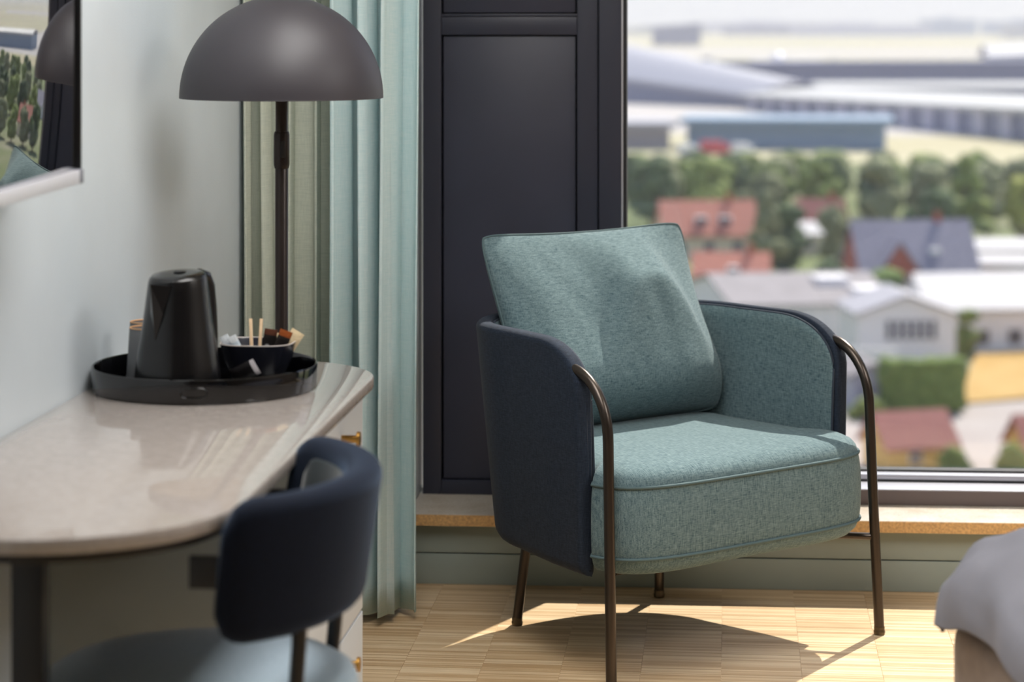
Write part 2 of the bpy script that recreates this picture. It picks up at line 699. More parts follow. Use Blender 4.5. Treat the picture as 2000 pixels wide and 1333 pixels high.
# seat drum
def seat_outline(n=120):
    pts = []
    for k in range(n):
        a = 2 * PI * k / n
        c, s = math.cos(a), math.sin(a)
        ex = 2 / 5.0
        x = 0.388 * sgnpow(c, ex)
        y = 0.307 * sgnpow(s, ex)
        if s < 0:
            x = 0.372 * sgnpow(c, 2 / 2.6)
            y = 0.300 * sgnpow(s, 2 / 2.6)
        # inside the arms the drum is narrower
        f = max(0.0, min(1.0, (y - 0.165) / 0.03))
        f = f * f * (3 - 2 * f)
        li = 0.322 + 0.030 * max(0.0, min(1.0, (y + 0.13) / 0.30))
        lim = li + (0.388 - li) * f
        x = max(-lim, min(lim, x))
        pts.append((x, y))
    return pts


so = seat_outline()


def seat_ring(inset, z, bow=0.0):
    r = []
    for (x, y) in so:
        l_ = math.hypot(x, y)
        k_ = (l_ - inset) / l_
        r.append(L(x * k_, y * k_, z))
    return r


prof = [(0.30, 0.226), (0.12, 0.226), (0.05, 0.230), (0.024, 0.238), (0.008, 0.252), (0.0, 0.270), (-0.003, 0.30), (-0.004, 0.34),
        (-0.003, 0.38), (0.0, 0.405), (0.003, 0.420), (0.004, 0.426), (0.008, 0.436), (0.018, 0.447), (0.036, 0.455), (0.07, 0.461), (0.14, 0.466), (0.24, 0.468)]
seat = loft('seat', [seat_ring(a, z) for a, z in prof], M_tealseat, AC, True, True, True, 70)
for zz, ins in ((0.421, 0.002), (0.271, -0.001)):
    ring = [L(x * (math.hypot(x, y) - ins) / math.hypot(x, y), y * (math.hypot(x, y) - ins) / math.hypot(x, y), zz) for (x, y) in so]
    tube('piping', ring, 0.0036, M_pipe, seat, 8, closed=True)


# back cushion
def cushion_pts(NU=44, NV=40):
    W2, H_ = 0.302, 0.470
    lean = math.radians(20)
    base = Vector((0.020, -0.195, 0.456))
    fwd = Vector((0, math.cos(lean), math.sin(lean)))
    upv = Vector((0, -math.sin(lean), math.cos(lean)))
    def pt(u, v, side):
        uu, vv = abs(u), abs(2 * v - 1)
        w = W2 * (1 - 0.035 * uu ** 10 * vv ** 10) * (1.0 + 0.035 * (v - 0.5)) * (1 - 0.035 * math.cos(PI * (v - 0.5)) ** 2)
        top_sag = -0.012 * (1 - u * u) * max(0, v - 0.5) * 2
        if uu >= 1 or vv >= 1:
            th = 0.0
        else:
            pu = (1 - uu ** 3.6) ** 0.50
            if side > 0:
                vp = 0.24 + 0.44 * math.exp(-(abs((u - 0.24) / 0.40) ** 3.5))
                sv = math.sin(PI / 2 * min(1.0, v / 0.22)) ** 0.55
                if v > vp:
                    sv = ((1 - v) / (1 - vp)) ** 0.80
                th = 0.128 * sv * pu
            else:
                th = 0.060 * ((1 - vv ** 3.6) ** 0.52) * pu
            q_ = min(1.0, pu * (1 - vv ** 4) * 1.5)
            th += q_ * (0.006 * mnoise.noise(Vector((u * 2.4 + 3, v * 2.2, 1.5 * side))) + 0.003 * mnoise.noise(Vector((u * 6, v * 4 + u * 3, 4 + side))))
        corner = -0.010 * (uu ** 10) * (vv ** 10) * (1 if v > 0.5 else -1)
        return base + Vector((u * w, 0, 0)) + upv * (v * H_ + top_sag + corner) + fwd * (0.02 + side * th)
    return pt, NU, NV


pt, NU, NV = cushion_pts()
cv, cf, idx = [], [], {}


def vid(i, j, side):
    edge = i in (0, NU) or j in (0, NV)
    key = (i, j, 0 if edge else side)
    if key not in idx:
        u = -math.cos(PI * i / NU)
        v = 0.5 - 0.5 * math.cos(PI * j / NV)
        u = 0.5 * u + 0.5 * (2 * i / NU - 1)
        v = 0.5 * v + 0.5 * (j / NV)
        p = pt(u, v, side)
        idx[key] = len(cv)
        cv.append(L(p.x, p.y, p.z))
    return idx[key]


for side in (1, -1):
    for i in range(NU):
        for j in range(NV):
            q = (vid(i, j, side), vid(i + 1, j, side), vid(i + 1, j + 1, side), vid(i, j + 1, side))
            cf.append(q if side > 0 else q[::-1])
cushion = mk('back_cushion', cv, cf, M_teal, AC, True, 180)
loop = [cv[vid(i, 0, 1)] for i in range(NU)] + [cv[vid(NU, j, 1)] for j in range(NV)] + \
       [cv[vid(i, NV, 1)] for i in range(NU, 0, -1)] + [cv[vid(0, j, 1)] for j in range(NV, 0, -1)]
tube('piping', loop, 0.0028, M_pipe, cushion, 8, closed=True)

# legs
for s in (-1, 1):
    pts = [(s * 0.3805, 0.085, 0.664), (s * 0.3835, 0.125, 0.660)]
    for q in range(1, 13):
        a = PI / 2 * q / 12
        pts.append((s * (0.3835 + 0.002 * q / 12), 0.125 + 0.128 * math.sin(a), 0.520 + 0.140 * math.cos(a)))
    pts.append((s * 0.389, 0.262, 0.30))
    pts.append((s * 0.395, 0.275, 0.012))
    leg = tube('leg', [L(*p) for p in pts], 0.0115, M_tube, AC, 16)
    lathe('glide', [(0.010, 0), (0.0125, 0.001), (0.0135, 0.008), (0.012, 0.011), (0.0125, 0.016), (0.0115, 0.020)], M_glide, leg, 16, loc=L(s * 0.395, 0.275, 0))
    rleg = tube('leg', [L(s * 0.200, -0.262, 0.235), L(s * 0.216, -0.285, 0.012)], 0.0115, M_tube, AC, 16)
    lathe('glide', [(0.010, 0), (0.0125, 0.001), (0.0135, 0.008), (0.012, 0.011), (0.0125, 0.016), (0.0115, 0.020)], M_glide, rleg, 16, loc=L(s * 0.216, -0.285, 0))
    tube('stretcher', [L(s * 0.391, 0.266, 0.222), L(s * 0.25, 0.10, 0.220), L(s * 0.200, -0.262, 0.224)], 0.008, M_tube, AC, 10)
tube('stretcher', [L(-0.29, 0.16, 0.219), L(0.29, 0.16, 0.219)], 0.008, M_tube, AC, 10)

# ------------------------------------------------------------------ desk
def mat_quartz():
    k = NT('polished_quartz')
    f = k.noise(k.coords((1, 1, 1)), 420, 4, 0.75)
    g = k.noise(k.coords((1, 1, 1)), 60, 3)
    s = k.math('ADD', k.math('MULTIPLY', f, 0.75), k.math('MULTIPLY', g, 0.25))
    k.l(k.ramp(s, [(0.36, lin((150, 141, 135))), (0.52, lin((168, 160, 154))), (0.68, lin((184, 177, 172)))]), k.b.inputs['Base Color'])
    k.set(0.045, 0, 0.5)
    k.b.inputs['IOR'].default_value = 1.75
    return k.m


M_quartz = mat_quartz()
DK = empty('desk', W0, WA)
tag(DK, 'long desk with polished stone top, rounded ends and black metal underframe', 'desk')


def round_rect(x0, x1, y0, y1, radii, n=14):
    # radii for corners (x1,y1), (x0,y1), (x0,y0), (x1,y0), counter-clockwise
    out = []
    cs = [(x1, y1, -1, -1, 0), (x0, y1, 1, -1, PI / 2), (x0, y0, 1, 1, PI), (x1, y0, -1, 1, 3 * PI / 2)]
    for (x, y, sx, sy, a0), r in zip(cs, radii):
        cx, cy = x + sx * r, y + sy * r
        for q in range(n + 1):
            a = a0 + PI / 2 * q / n
            out.append((cx + r * math.cos(a), cy + r * math.sin(a)))
    return out


def slab(name, outline, z0, z1, mat, parent, bev=0.002, hole=None):
    def ins(o_, d_):
        N = len(o_)
        res = []
        for i in range(N):
            a, b = Vector(o_[i - 1]), Vector(o_[(i + 1) % N])
            t = (b - a)
            if t.length < 1e-9:
                t = Vector((1, 0))
            t.normalize()
            res.append((o_[i][0] - t.y * d_, o_[i][1] + t.x * d_))
        return res
    rings_ = []
    for d_, z in ((bev, z0), (bev * 0.3, z0 + bev * 0.3), (0, z0 + bev), (0, z1 - bev), (bev * 0.3, z1 - bev * 0.3), (bev, z1)):
        rings_.append([(x, y, z) for x, y in (ins(outline, d_) if d_ else outline)])
    return loft(name, rings_, mat, parent, True, True, True, 35)


slab('desk_top', round_rect(0.002, 0.49, -1.178, 0.388, (0.225, 0.03, 0.10, 0.255)), 0.719, 0.740, M_quartz, DK, 0.003)
# black rim under the stone
slab('underframe', round_rect(0.012, 0.472, -1.160, 0.372, (0.21, 0.02, 0.09, 0.24)), 0.704, 0.7185, M_black, DK, 0.001)
lg = box('leg', (0.208, 0.252), (-1.065, -1.035), (0.0, 0.7045), M_black, DK, bevel=0.002)
box('leg', (0.03, 0.074), (-1.065, -1.035), (0.0, 0.7045), M_black, DK, bevel=0.002)
box('foot_bar', (0.03, 0.244), (-1.065, -1.035), (0.0, 0.02), M_black, DK, bevel=0.002)

M_cab = mat_plain('cabinet_paint', (206, 212, 217), 0.45)
M_brass = mat_plain('brushed_brass', (196, 150, 78), 0.3, 0.95)
CB = empty('drawer_cabinet', W(-0.06, 0.235), WA)
tag(CB, 'white drawer cabinet with brass knob under the far end of the desk', 'cabinet')
box('body', (-0.225, 0.205), (-0.30, 0.30), (0.0, 0.703), mat_plain('cabinet_shaded_paint', (168, 174, 172), 0.5), CB, bevel=0.002)  # same cabinet paint, darkened to put the under-desk shade into its colour
for i, (z0, z1) in enumerate(((0.545, 0.695), (0.30, 0.54), (0.03, 0.295))):
    dr = box('drawer', (0.2055, 0.225), (-0.296, 0.296), (z0, z1), M_cab, CB, bevel=0.002)
    zk = z1 - 0.038
    tube('knob', [(0.225, 0.071, zk), (0.252, 0.071, zk), (0.2525, 0.071, zk), (0.258, 0.071, zk)], 0.006, M_brass, dr, 18,
         radii=[0.0065, 0.0065, 0.013, 0.013])

# ------------------------------------------------------------------ desk chair
M_velvet = mat_fabric('blue_grey_velvet', (146, 166, 180), (176, 192, 202), f1=600, f2=200, sheen=0.4, bump=0.1)
M_navyv = mat_fabric('dark_navy_velvet', (9, 13, 22), (20, 28, 46), f1=600, f2=200, sheen=0.22, bump=0.1)
M_inner = mat_fabric('charcoal_teal_velvet', (42, 50, 54), (58, 68, 72), f1=600, f2=200, sheen=0.3, bump=0.1)
_nv = [n for n in M_navyv.node_tree.nodes if n.type == 'BSDF_PRINCIPLED'][0]
_nv.inputs['Sheen Tint'].default_value = (0.45, 0.65, 1.0, 1)
CH = empty('desk_chair', W(-0.77, 0.391), WA)
tag(CH, 'desk chair with curved dark navy backrest and blue grey round seat', 'chair')


def band(name, cx, R, a0, a1, th, z0, z1, mat, parent, nseg=40, rnd=0.024, tipr=0.05):
    rings_ = []
    for i in range(nseg + 1):
        t = i / nseg
        a = a0 + (a1 - a0) * t
        e = min(t, 1 - t) * (a1 - a0) * R
        k_ = 1.0
        zk = 0.0
        if e < tipr:
            q = 1 - e / tipr
            k_ = math.sqrt(max(0.03, 1 - q * q * 0.96))
            zk = tipr * (1 - math.sqrt(max(0.0, 1 - q * q))) * 0.8
        h = th / 2 * (0.35 + 0.65 * k_)
        ring = []
        for (sx, sz, a_0) in ((1, 0, -PI / 2), (1, 1, 0), (-1, 1, PI / 2), (-1, 0, PI)):
            rr = min(rnd, h)
            ccx = sx * (h - rr)
            ccz = (z1 - zk - rnd) if sz else (z0 + zk + rnd)
            for q in range(5):
                b = a_0 + PI / 2 * q / 4
                o_, z = ccx + rr * math.cos(b), ccz + rnd * math.sin(b)
                lean = 0.03 * (z - z0) / (z1 - z0)
                r2 = R + o_ + lean
                a2 = a * (1 - 0.06 * max(0.0, min(1.0, (z - z0) / (z1 - z0))))
                ring.append((cx + (r2 - 0.042) * math.cos(a2), r2 * math.sin(a2), z))
        rings_.append(ring)
    return loft(name, rings_, mat, parent, True, True, True, 60)


back = band('backrest', 0.01, 0.240, math.radians(-72), math.radians(72), 0.056, 0.562, 0.762, M_navyv, CH)
band('inner_pad', 0.01, 0.212, math.radians(-60), math.radians(60), 0.010, 0.585, 0.738, M_inner, back, rnd=0.004, tipr=0.03)
seat2 = lathe('seat', [(0.12, 0.405), (0.19, 0.405), (0.215, 0.412), (0.228, 0.428), (0.230, 0.444), (0.224, 0.460), (0.205, 0.471), (0.16, 0.477), (0.08, 0.480), (0.02, 0.4805)], M_velvet, CH, 64, angle=80)
lathe('seat_plate', [(0.10, 0.388), (0.19, 0.388), (0.20, 0.392), (0.20, 0.4045)], M_black, CH, 48)
for a in (-38, 38):
    ar = math.radians(a)
    r0 = 0.245
    tube('leg', [(-0.018 + 0.25 * math.cos(ar), 0.25 * math.sin(ar), 0.60), (-0.018 + 0.245 * math.cos(ar), 0.245 * math.sin(ar), 0.54),
                 (-0.018 + 0.236 * math.cos(ar), 0.236 * math.sin(ar), 0.46), (-0.018 + 0.236 * math.cos(ar), 0.236 * math.sin(ar), 0.38),
                 (-0.018 + 0.262 * math.cos(ar), 0.262 * math.sin(ar), 0.0)], 0.0105, M_black, CH, 14)
for sy in (-1, 1):
    tube('leg', [(-0.14, sy * 0.13, 0.395), (-0.15, sy * 0.145, 0.30), (-0.18, sy * 0.175, 0.0)], 0.0105, M_black, CH, 14)
    box('arm_bracket', (0.040, 0.115), (sy * 0.222 - 0.005, sy * 0.222 + 0.005), (0.637, 0.681), M_black, CH, bevel=0.0015)

# ------------------------------------------------------------------ television
def mat_screen():
    k = NT('television_screen')
    k.set(0.015, 0, 1.0, lin((8, 9, 12)))
    k.b.inputs['IOR'].default_value = 2.8
    k.b.inputs['Coat Weight'].default_value = 0.5
    k.b.inputs['Coat Roughness'].default_value = 0.01
    return k.m


M_screen = mat_screen()
M_silver = mat_plain('silver_bezel', (214, 214, 220), 0.35, 0.3)
TV = empty('television', W(-0.453, 0.122, 1.142), WA + math.radians(-5.6))
TV.rotation_mode = 'XYZ'
TV.rotation_euler = (0, 0, WA + math.radians(-5.6))
tag(TV, 'wall mounted television with silver lower bezel reflecting the window view', 'television')
TILT = math.tan(math.radians(2.4))


def tvbox(name, xr, yr, zr, mat, parent):
    o = box(name, xr, yr, zr, mat, parent, bevel=0.0008)
    for v in o.data.vertices:
        v.co.z += v.co.y * TILT
    return o


tvbox('housing', (-0.026, -0.006), (-0.93, 0.0), (0.0, 0.66), M_black, TV)
tvbox('screen', (-0.0055, -0.001), (-0.922, -0.0045), (0.0225, 0.652), M_screen, TV)
tvbox('bezel', (-0.0058, 0.002), (-0.0042, 0.0), (0.0225, 0.66), M_black, TV)
tvbox('bezel', (-0.0058, 0.002), (-0.93, -0.9222), (0.0225, 0.66), M_black, TV)
tvbox('bezel', (-0.0058, 0.002), (-0.922, -0.0042), (0.6522, 0.66), M_black, TV)
tvbox('lower_bezel', (-0.0058, 0.006), (-0.93, -0.018), (0.0, 0.022), M_silver, TV)
tvbox('corner_cap', (-0.0058, 0.0055), (-0.0178, 0.0), (0.0, 0.022), mat_plain('grey_bezel_cap', (120, 122, 132), 0.4), TV)
box('wall_mount', (-0.056, -0.026), (-0.50, -0.30), (0.18, 0.48), M_black, TV)

# ------------------------------------------------------------------ floor lamp
M_shade = mat_plain('matte_charcoal_shade', (52, 49, 54), 0.48, 0.0, 0.5)
M_pole = mat_plain('dark_bronze_pole', (44, 36, 34), 0.32, 0.5)
M_shadein = mat_plain('shade_white_inside', (226, 222, 214), 0.6)
LP = empty('floor_lamp', W(0.45, 0.262), 0)
tag(LP, 'charcoal floor lamp with half-dome metal shade and dark pole behind the desk', 'floor lamp')
rz = 1.248
ns = 26
outer = [(0.2005 * math.cos(PI / 2 * k / ns), rz + 0.2005 * math.sin(PI / 2 * k / ns)) for k in range(ns)] + [(0.004, rz + 0.2005)]
inner = [(0.1985 * math.cos(PI / 2 * k / ns), rz + 0.1985 * math.sin(PI / 2 * k / ns)) for k in range(ns)] + [(0.004, rz + 0.1985)]
sh = lathe('shade', outer, M_shade, LP, 72, cap=False, angle=80)
lathe('shade_lining', inner, M_shadein, sh, 64, cap=False, angle=80)
tube('rim', [(0.1995 * math.cos(2 * PI * k / 72), 0.1995 * math.sin(2 * PI * k / 72), rz) for k in range(72)], 0.0012, M_shade, sh, 6, closed=True)
lathe('finial', [(0.004, rz + 0.199), (0.008, rz + 0.201), (0.008, rz + 0.212), (0.004, rz + 0.216)], M_pole, LP, 16)
lathe('pole', [(0.0128, 0.018), (0.0128, 1.112), (0.0122, 1.113), (0.0122, rz + 0.19)], M_pole, LP, 24)
col_ = lathe('switch_collar', [(0.0140, 1.108), (0.0150, 1.112), (0.0158, 1.116), (0.0158, 1.174), (0.0150, 1.178), (0.0138, 1.181)], M_pole, LP, 24)
rk = box('rocker_switch', (-0.0045, 0.0045), (-0.0172, -0.010), (1.1305, 1.1625), M_black, col_, bevel=0.001)
rk.rotation_euler = (0, 0, math.radians(14))
lathe('base', [(0.02, 0.0), (0.125, 0.0), (0.130, 0.003), (0.130, 0.014), (0.126, 0.018), (0.014, 0.020)], M_pole, LP, 48)
lathe('bulb', [(0.012, rz + 0.15), (0.018, rz + 0.135), (0.030, rz + 0.105), (0.030, rz + 0.09), (0.02, rz + 0.07), (0.004, rz + 0.063)], M_shadein, LP, 20, loc=(0.045, 0, 0))

# ------------------------------------------------------------------ tray and what is on it
M_gloss = mat_plain('black_gloss_plastic', (6, 6, 8), 0.07, 0, 0.6)
M_satin = mat_plain('black_satin_plastic', (9, 9, 11), 0.26, 0, 0.5)
DZ = 0.740
KS = 1.028
TR = empty('serving_tray', W(0.040, 0.206, DZ), 0)
TR.scale = (KS, KS, 1.0)
tag(TR, 'round glossy black serving tray at the far end of the desk', 'tray')
lathe('tray_base', [(0.05, 0.0005), (0.185, 0.0005), (0.190, 0.002), (0.190, 0.006), (0.05, 0.006)], M_gloss, TR, 96)
lathe('tray_rim', [(0.1905, 0.0005), (0.194, 0.001), (0.1955, 0.004), (0.1965, 0.040), (0.1960, 0.0425), (0.1945, 0.0435), (0.1925, 0.0425), (0.1915, 0.039), (0.1903, 0.006)], M_gloss, TR, 128, cap=False)
# recessed grip on the camera side of the rim
gp = []
for k in range(25):
    a = 2 * PI * k / 24
    ang = math.radians(-88) + 0.112 * sgnpow(math.cos(a), 0.5)
    gp.append((0.1968 * math.cos(ang), 0.1968 * math.sin(ang), 0.021 + 0.0085 * sgnpow(math.sin(a), 0.7)))
tube('grip', gp[:-1], 0.0018, M_gloss, TR, 8, closed=True)
TZ = DZ + 0.006

# kettle
KT = empty('kettle', W(-0.052, 0.179, TZ + 0.0003), 0)
tag(KT, 'black electric kettle with pointed spout standing on the round tray', 'kettle')
lathe('power_base', [(0.03, 0.0), (0.072, 0.0), (0.076, 0.003), (0.076, 0.012), (0.070, 0.017), (0.03, 0.018)], M_satin, KT, 48)
kn = 96
sp_ang = math.radians(-118)
rings = []
KH = [(0.0185, 0.0745), (0.024, 0.0755), (0.040, 0.0742), (0.07, 0.0702), (0.10, 0.0648), (0.13, 0.0602), (0.16, 0.0565), (0.185, 0.0536), (0.200, 0.0518), (0.207, 0.0500), (0.2105, 0.0475)]
for z, r in KH:
    ring = []
    for k in range(kn):
        a = 2 * PI * k / kn
        da = (a - sp_ang + PI) % (2 * PI) - PI
        t = max(0.0, (z - 0.105) / 0.10)
        wdt = math.radians(27) * t + 0.001
        b = max(0.0, 1 - abs(da) / wdt)
        rr = r
        # lid slopes down towards the spout
        zz = z - (0.010 * max(0.0, (z - 0.15) / 0.06)) * (0.5 + 0.5 * math.cos(da))
        ring.append((rr * math.cos(a), rr * math.sin(a), zz))
    rings.append(ring)
body = loft('body', rings, M_satin, KT, True, True, True, 14)
def kpt(da, r, z):
    return (r * math.cos(sp_ang + da), r * math.sin(sp_ang + da), z)


sp_v = [kpt(-0.44, 0.0530, 0.192), kpt(0.44, 0.0530, 0.192), kpt(0.0, 0.0800, 0.1965), kpt(0.0, 0.0655, 0.098), kpt(0.0, 0.040, 0.190), kpt(0.0, 0.05, 0.11),
        kpt(-0.22, 0.0628, 0.145), kpt(0.22, 0.0628, 0.145), kpt(0.0, 0.0735, 0.150)]
sp_f = [(0, 6, 8, 2), (6, 3, 8), (2, 8, 7, 1), (8, 3, 7), (0, 2, 1, 4), (0, 4, 5, 6), (6, 5, 3), (1, 7, 5, 4), (7, 3, 5)]
mk('spout', sp_v, sp_f, M_satin, KT, False)
lid_rings = []
for r, dz in ((0.0470, -0.002), (0.0470, 0.0008), (0.0455, 0.0020), (0.030, 0.0035), (0.012, 0.0040)):
    lid_rings.append([(r * math.cos(2 * PI * k / 48), r * math.sin(2 * PI * k / 48),
                       0.2105 + dz - 0.010 * (0.5 + 0.5 * (r / 0.05) * math.cos(2 * PI * k / 48 - sp_ang))) for k in range(48)])
lid = loft('lid', lid_rings, M_gloss, KT, True, True, True, 40)
lathe('lid_button', [(0.011, 0.2080), (0.011, 0.2112), (0.009, 0.2122), (0.002, 0.2124)], M_satin, lid, 20, loc=(0.003, 0.004, 0))
ha = math.radians(58)
hp = [(0.040, 0.1985), (0.058, 0.201), (0.076, 0.195), (0.086, 0.178), (0.0915, 0.14), (0.0945, 0.09), (0.0945, 0.055), (0.086, 0.036), (0.068, 0.032)]
tube('handle', [(r * math.cos(ha), r * math.sin(ha), z) for r, z in hp], 0.010, M_satin, KT, 14,
     radii=[0.009, 0.011, 0.0115, 0.011, 0.0105, 0.0105, 0.0105, 0.010, 0.009])

# cups
M_cup = mat_plain('grey_paper_cup', (92, 94, 96), 0.6, var=0.03, vscale=40)
M_cuprim = mat_plain('kraft_cup_rim', (190, 148, 104), 0.7)
cup_prof = [(0.0360, 0.0), (0.0372, 0.001), (0.0372, 0.003), (0.0358, 0.004), (0.0300, 0.099), (0.0292, 0.100), (0.0282, 0.099), (0.0278, 0.093), (0.003, 0.093)]
for i, (s_, v_, lab) in enumerate(((0.036, 0.099, 'upturned grey paper cup with tan foot, nearer of two beside the kettle'),
                                   (0.116, 0.078, 'upturned grey paper cup with tan foot, farther one behind the kettle'))):
    cp = empty('paper_cup', W(s_, v_, TZ + 0.0003), 0)
    lathe('cup_wall', cup_prof, M_cup, cp, 40)
    tube('rim', [(0.0291 * math.cos(2 * PI * k / 40), 0.0291 * math.sin(2 * PI * k / 40), 0.1002) for k in range(40)], 0.0012, M_cuprim, cp, 8, closed=True)
    lathe('foot_disc', [(0.0274, 0.0932), (0.0274, 0.0945), (0.003, 0.0945)], M_cuprim, cp, 32)
    tag(cp, lab, 'cup', 'paper cups on the tray')

# bowl
M_bowl = mat_plain('navy_glazed_bowl', (30, 32, 42), 0.25, 0, 0.5)
BW = empty('bowl', W(0.112, 0.288, TZ + 0.0003), WA)
tag(BW, 'small dark navy bowl holding sachets and stir sticks', 'bowl')


def sup(a, b, z, e=3.2, n=64):
    return [(a * sgnpow(math.cos(2 * PI * k / n), 2 / e), b * sgnpow(math.sin(2 * PI * k / n), 2 / e), z) for k in range(n)]


loft('bowl_wall', [sup(0.034, 0.030, 0.0), sup(0.040, 0.036, 0.001), sup(0.050, 0.044, 0.015), sup(0.060, 0.053, 0.036), sup(0.0665, 0.059, 0.064), sup(0.0670, 0.0595, 0.066),
                   sup(0.0655, 0.058, 0.0665), sup(0.064, 0.0565, 0.064), sup(0.058, 0.051, 0.038), sup(0.047, 0.041, 0.018), sup(0.03, 0.026, 0.010)], M_bowl, BW, True, True, True, 60)
M_bowlrim = mat_plain('pale_bowl_rim', (186, 178, 172), 0.4)
tube('rim', [(x, y, z + 0.0006) for x, y, z in sup(0.0662, 0.0588, 0.066)], 0.0012, M_bowlrim, BW, 6, closed=True)
bowl_c = W(0.112, 0.288, TZ)

M_stick = mat_plain('birch_wood', (226, 196, 158), 0.6, var=0.05, vscale=60)


def stick(dx, dy, tx, ty, lab):
    o = box('stir_stick', (-0.003, 0.003), (-0.0008, 0.0008), (0, 0.097), M_stick, None, bevel=0.0006)
    o.location = (bowl_c.x + dx, bowl_c.y + dy, TZ + 0.0125)
    o.rotation_euler = (tx, ty, 0)
    tag(o, lab, 'stir stick', 'wooden stir sticks in the bowl')


stick(-0.010, -0.008, -0.14, -0.05, 'flat wooden stir stick standing in the bowl, left one')
stick(0.001, -0.008, -0.14, 0.04, 'flat wooden stir stick standing in the bowl, right one')


def mat_sachet(name, base, band_c, band_t, spot=None, spot_c=None):
    k = NT(name)
    tc = k.n('ShaderNodeTexCoord')
    sep = k.n('ShaderNodeSeparateXYZ')
    k.l(tc.outputs['Object'], sep.inputs[0])
    col = k.ramp(k.math('ADD', k.math('MULTIPLY', sep.outputs['Z'], 14.0), 0.0), [(0.0, lin(base)), (band_t - 0.01, lin(base)), (band_t, lin(band_c)), (1.0, lin(band_c))])
    if spot:
        dx = k.math('SUBTRACT', sep.outputs['X'], spot[0])
        dz = k.math('SUBTRACT', sep.outputs['Z'], spot[1])
        d2 = k.math('ADD', k.math('MULTIPLY', dx, dx), k.math('MULTIPLY', dz, dz))
        inside = k.math('LESS_THAN', d2, spot[2] ** 2)
        mx = k.n('ShaderNodeMix', data_type='RGBA')
        k.l(inside, mx.inputs['Factor'])
        k.l(col, mx.inputs['A'])
        mx.inputs['B'].default_value = lin(spot_c)
        col = mx.outputs['Result']
    k.l(col, k.b.inputs['Base Color'])
    k.set(0.28, 0, 0.5)
    v = k.coords((1, 1, 1))
    k.bump(k.noise(v, 220, 2), 0.5, 0.002)
    return k.m


def sachet(name, w_, h_, t_, mat, loc, rot, lab, grp=None):
    N, M = 8, 12
    vs, fs, ix = [], [], {}
    def vv(i, j, s_):
        key = (i, j, 0 if (i in (0, N) or j in (0, M)) else s_)
        if key not in ix:
            u, v = 2 * i / N - 1, j / M
            vv_ = max(0.0, 1 - abs(2 * v - 1) ** 4)
            th = t_ * (max(0.0, 1 - abs(u) ** 2.5) ** 0.6) * vv_
            ix[key] = len(vs)
            vs.append((u * w_ / 2, -s_ * th / 2, v * h_))
        return ix[key]
    for s_ in (1, -1):
        for i in range(N):
            for j in range(M):
                q = (vv(i, j, s_), vv(i + 1, j, s_), vv(i + 1, j + 1, s_), vv(i, j + 1, s_))
                fs.append(q if s_ > 0 else q[::-1])
    o = mk(name, vs, fs, mat, None, True, 60)
    o.location = loc
    o.rotation_euler = rot
    tag(o, lab, 'sachet', grp)
    return o


S_black = mat_sachet('black_sachet_foil', (30, 27, 26), (84, 48, 34), 0.83, (-0.003, 0.038, 0.0045), (150, 150, 150))
S_black2 = mat_sachet('black_orange_sachet_foil', (34, 30, 28), (146, 76, 36), 0.85, (0.004, 0.040, 0.004), (150, 148, 146))
S_white = mat_sachet('white_sachet_paper', (206, 220, 230), (232, 238, 242), 0.70)
S_cream = mat_sachet('cream_sachet_paper', (228, 208, 170), (228, 208, 170), 0.95, (0.002, 0.038, 0.006), (70, 130, 110))
bc = bowl_c
G1 = 'sachets in the bowl'
sachet('sachet', 0.024, 0.070, 0.005, S_black, (bc.x + 0.013, bc.y - 0.004, TZ + 0.022), (0.05, 0.16, 0.1), 'black sachet with brown top beside the stir sticks', G1)
sachet('sachet', 0.024, 0.072, 0.005, S_black2, (bc.x + 0.026, bc.y - 0.012, TZ + 0.022), (0.05, 0.38, 0.15), 'black sachet with orange top leaning right in the bowl', G1)
sachet('sachet', 0.026, 0.078, 0.005, S_cream, (bc.x + 0.030, bc.y + 0.004, TZ + 0.020), (0.03, 0.58, 0.1), 'cream sachet with green print at the right of the bowl', G1)
sachet('sachet', 0.020, 0.056, 0.004, S_cream, (bc.x + 0.022, bc.y + 0.014, TZ + 0.026), (-0.08, 0.15, 0.1), 'cream sachet behind the two black sachets', G1)
sachet('sachet', 0.018, 0.066, 0.004, S_white, (bc.x - 0.030, bc.y - 0.014, TZ + 0.022), (0.05, -0.52, -0.2), 'white paper sachet leaning left in the bowl, outer one', G1)
sachet('sachet', 0.018, 0.062, 0.004, S_white, (bc.x - 0.020, bc.y - 0.020, TZ + 0.024), (0.05, -0.45, -0.1), 'white paper sachet leaning left in the bowl, inner one', G1)
S_foil = mat_sachet('black_silver_sachet_foil', (26, 24, 26), (190, 186, 190), 0.62)
o = sachet('sachet', 0.030, 0.052, 0.012, S_foil, (bc.x - 0.036, bc.y - 0.094, TZ + 0.010), (0.5, 1.05, 0.3), 'black and silver sachet lying on the tray before the bowl')
o.location.z = TZ + 0.016

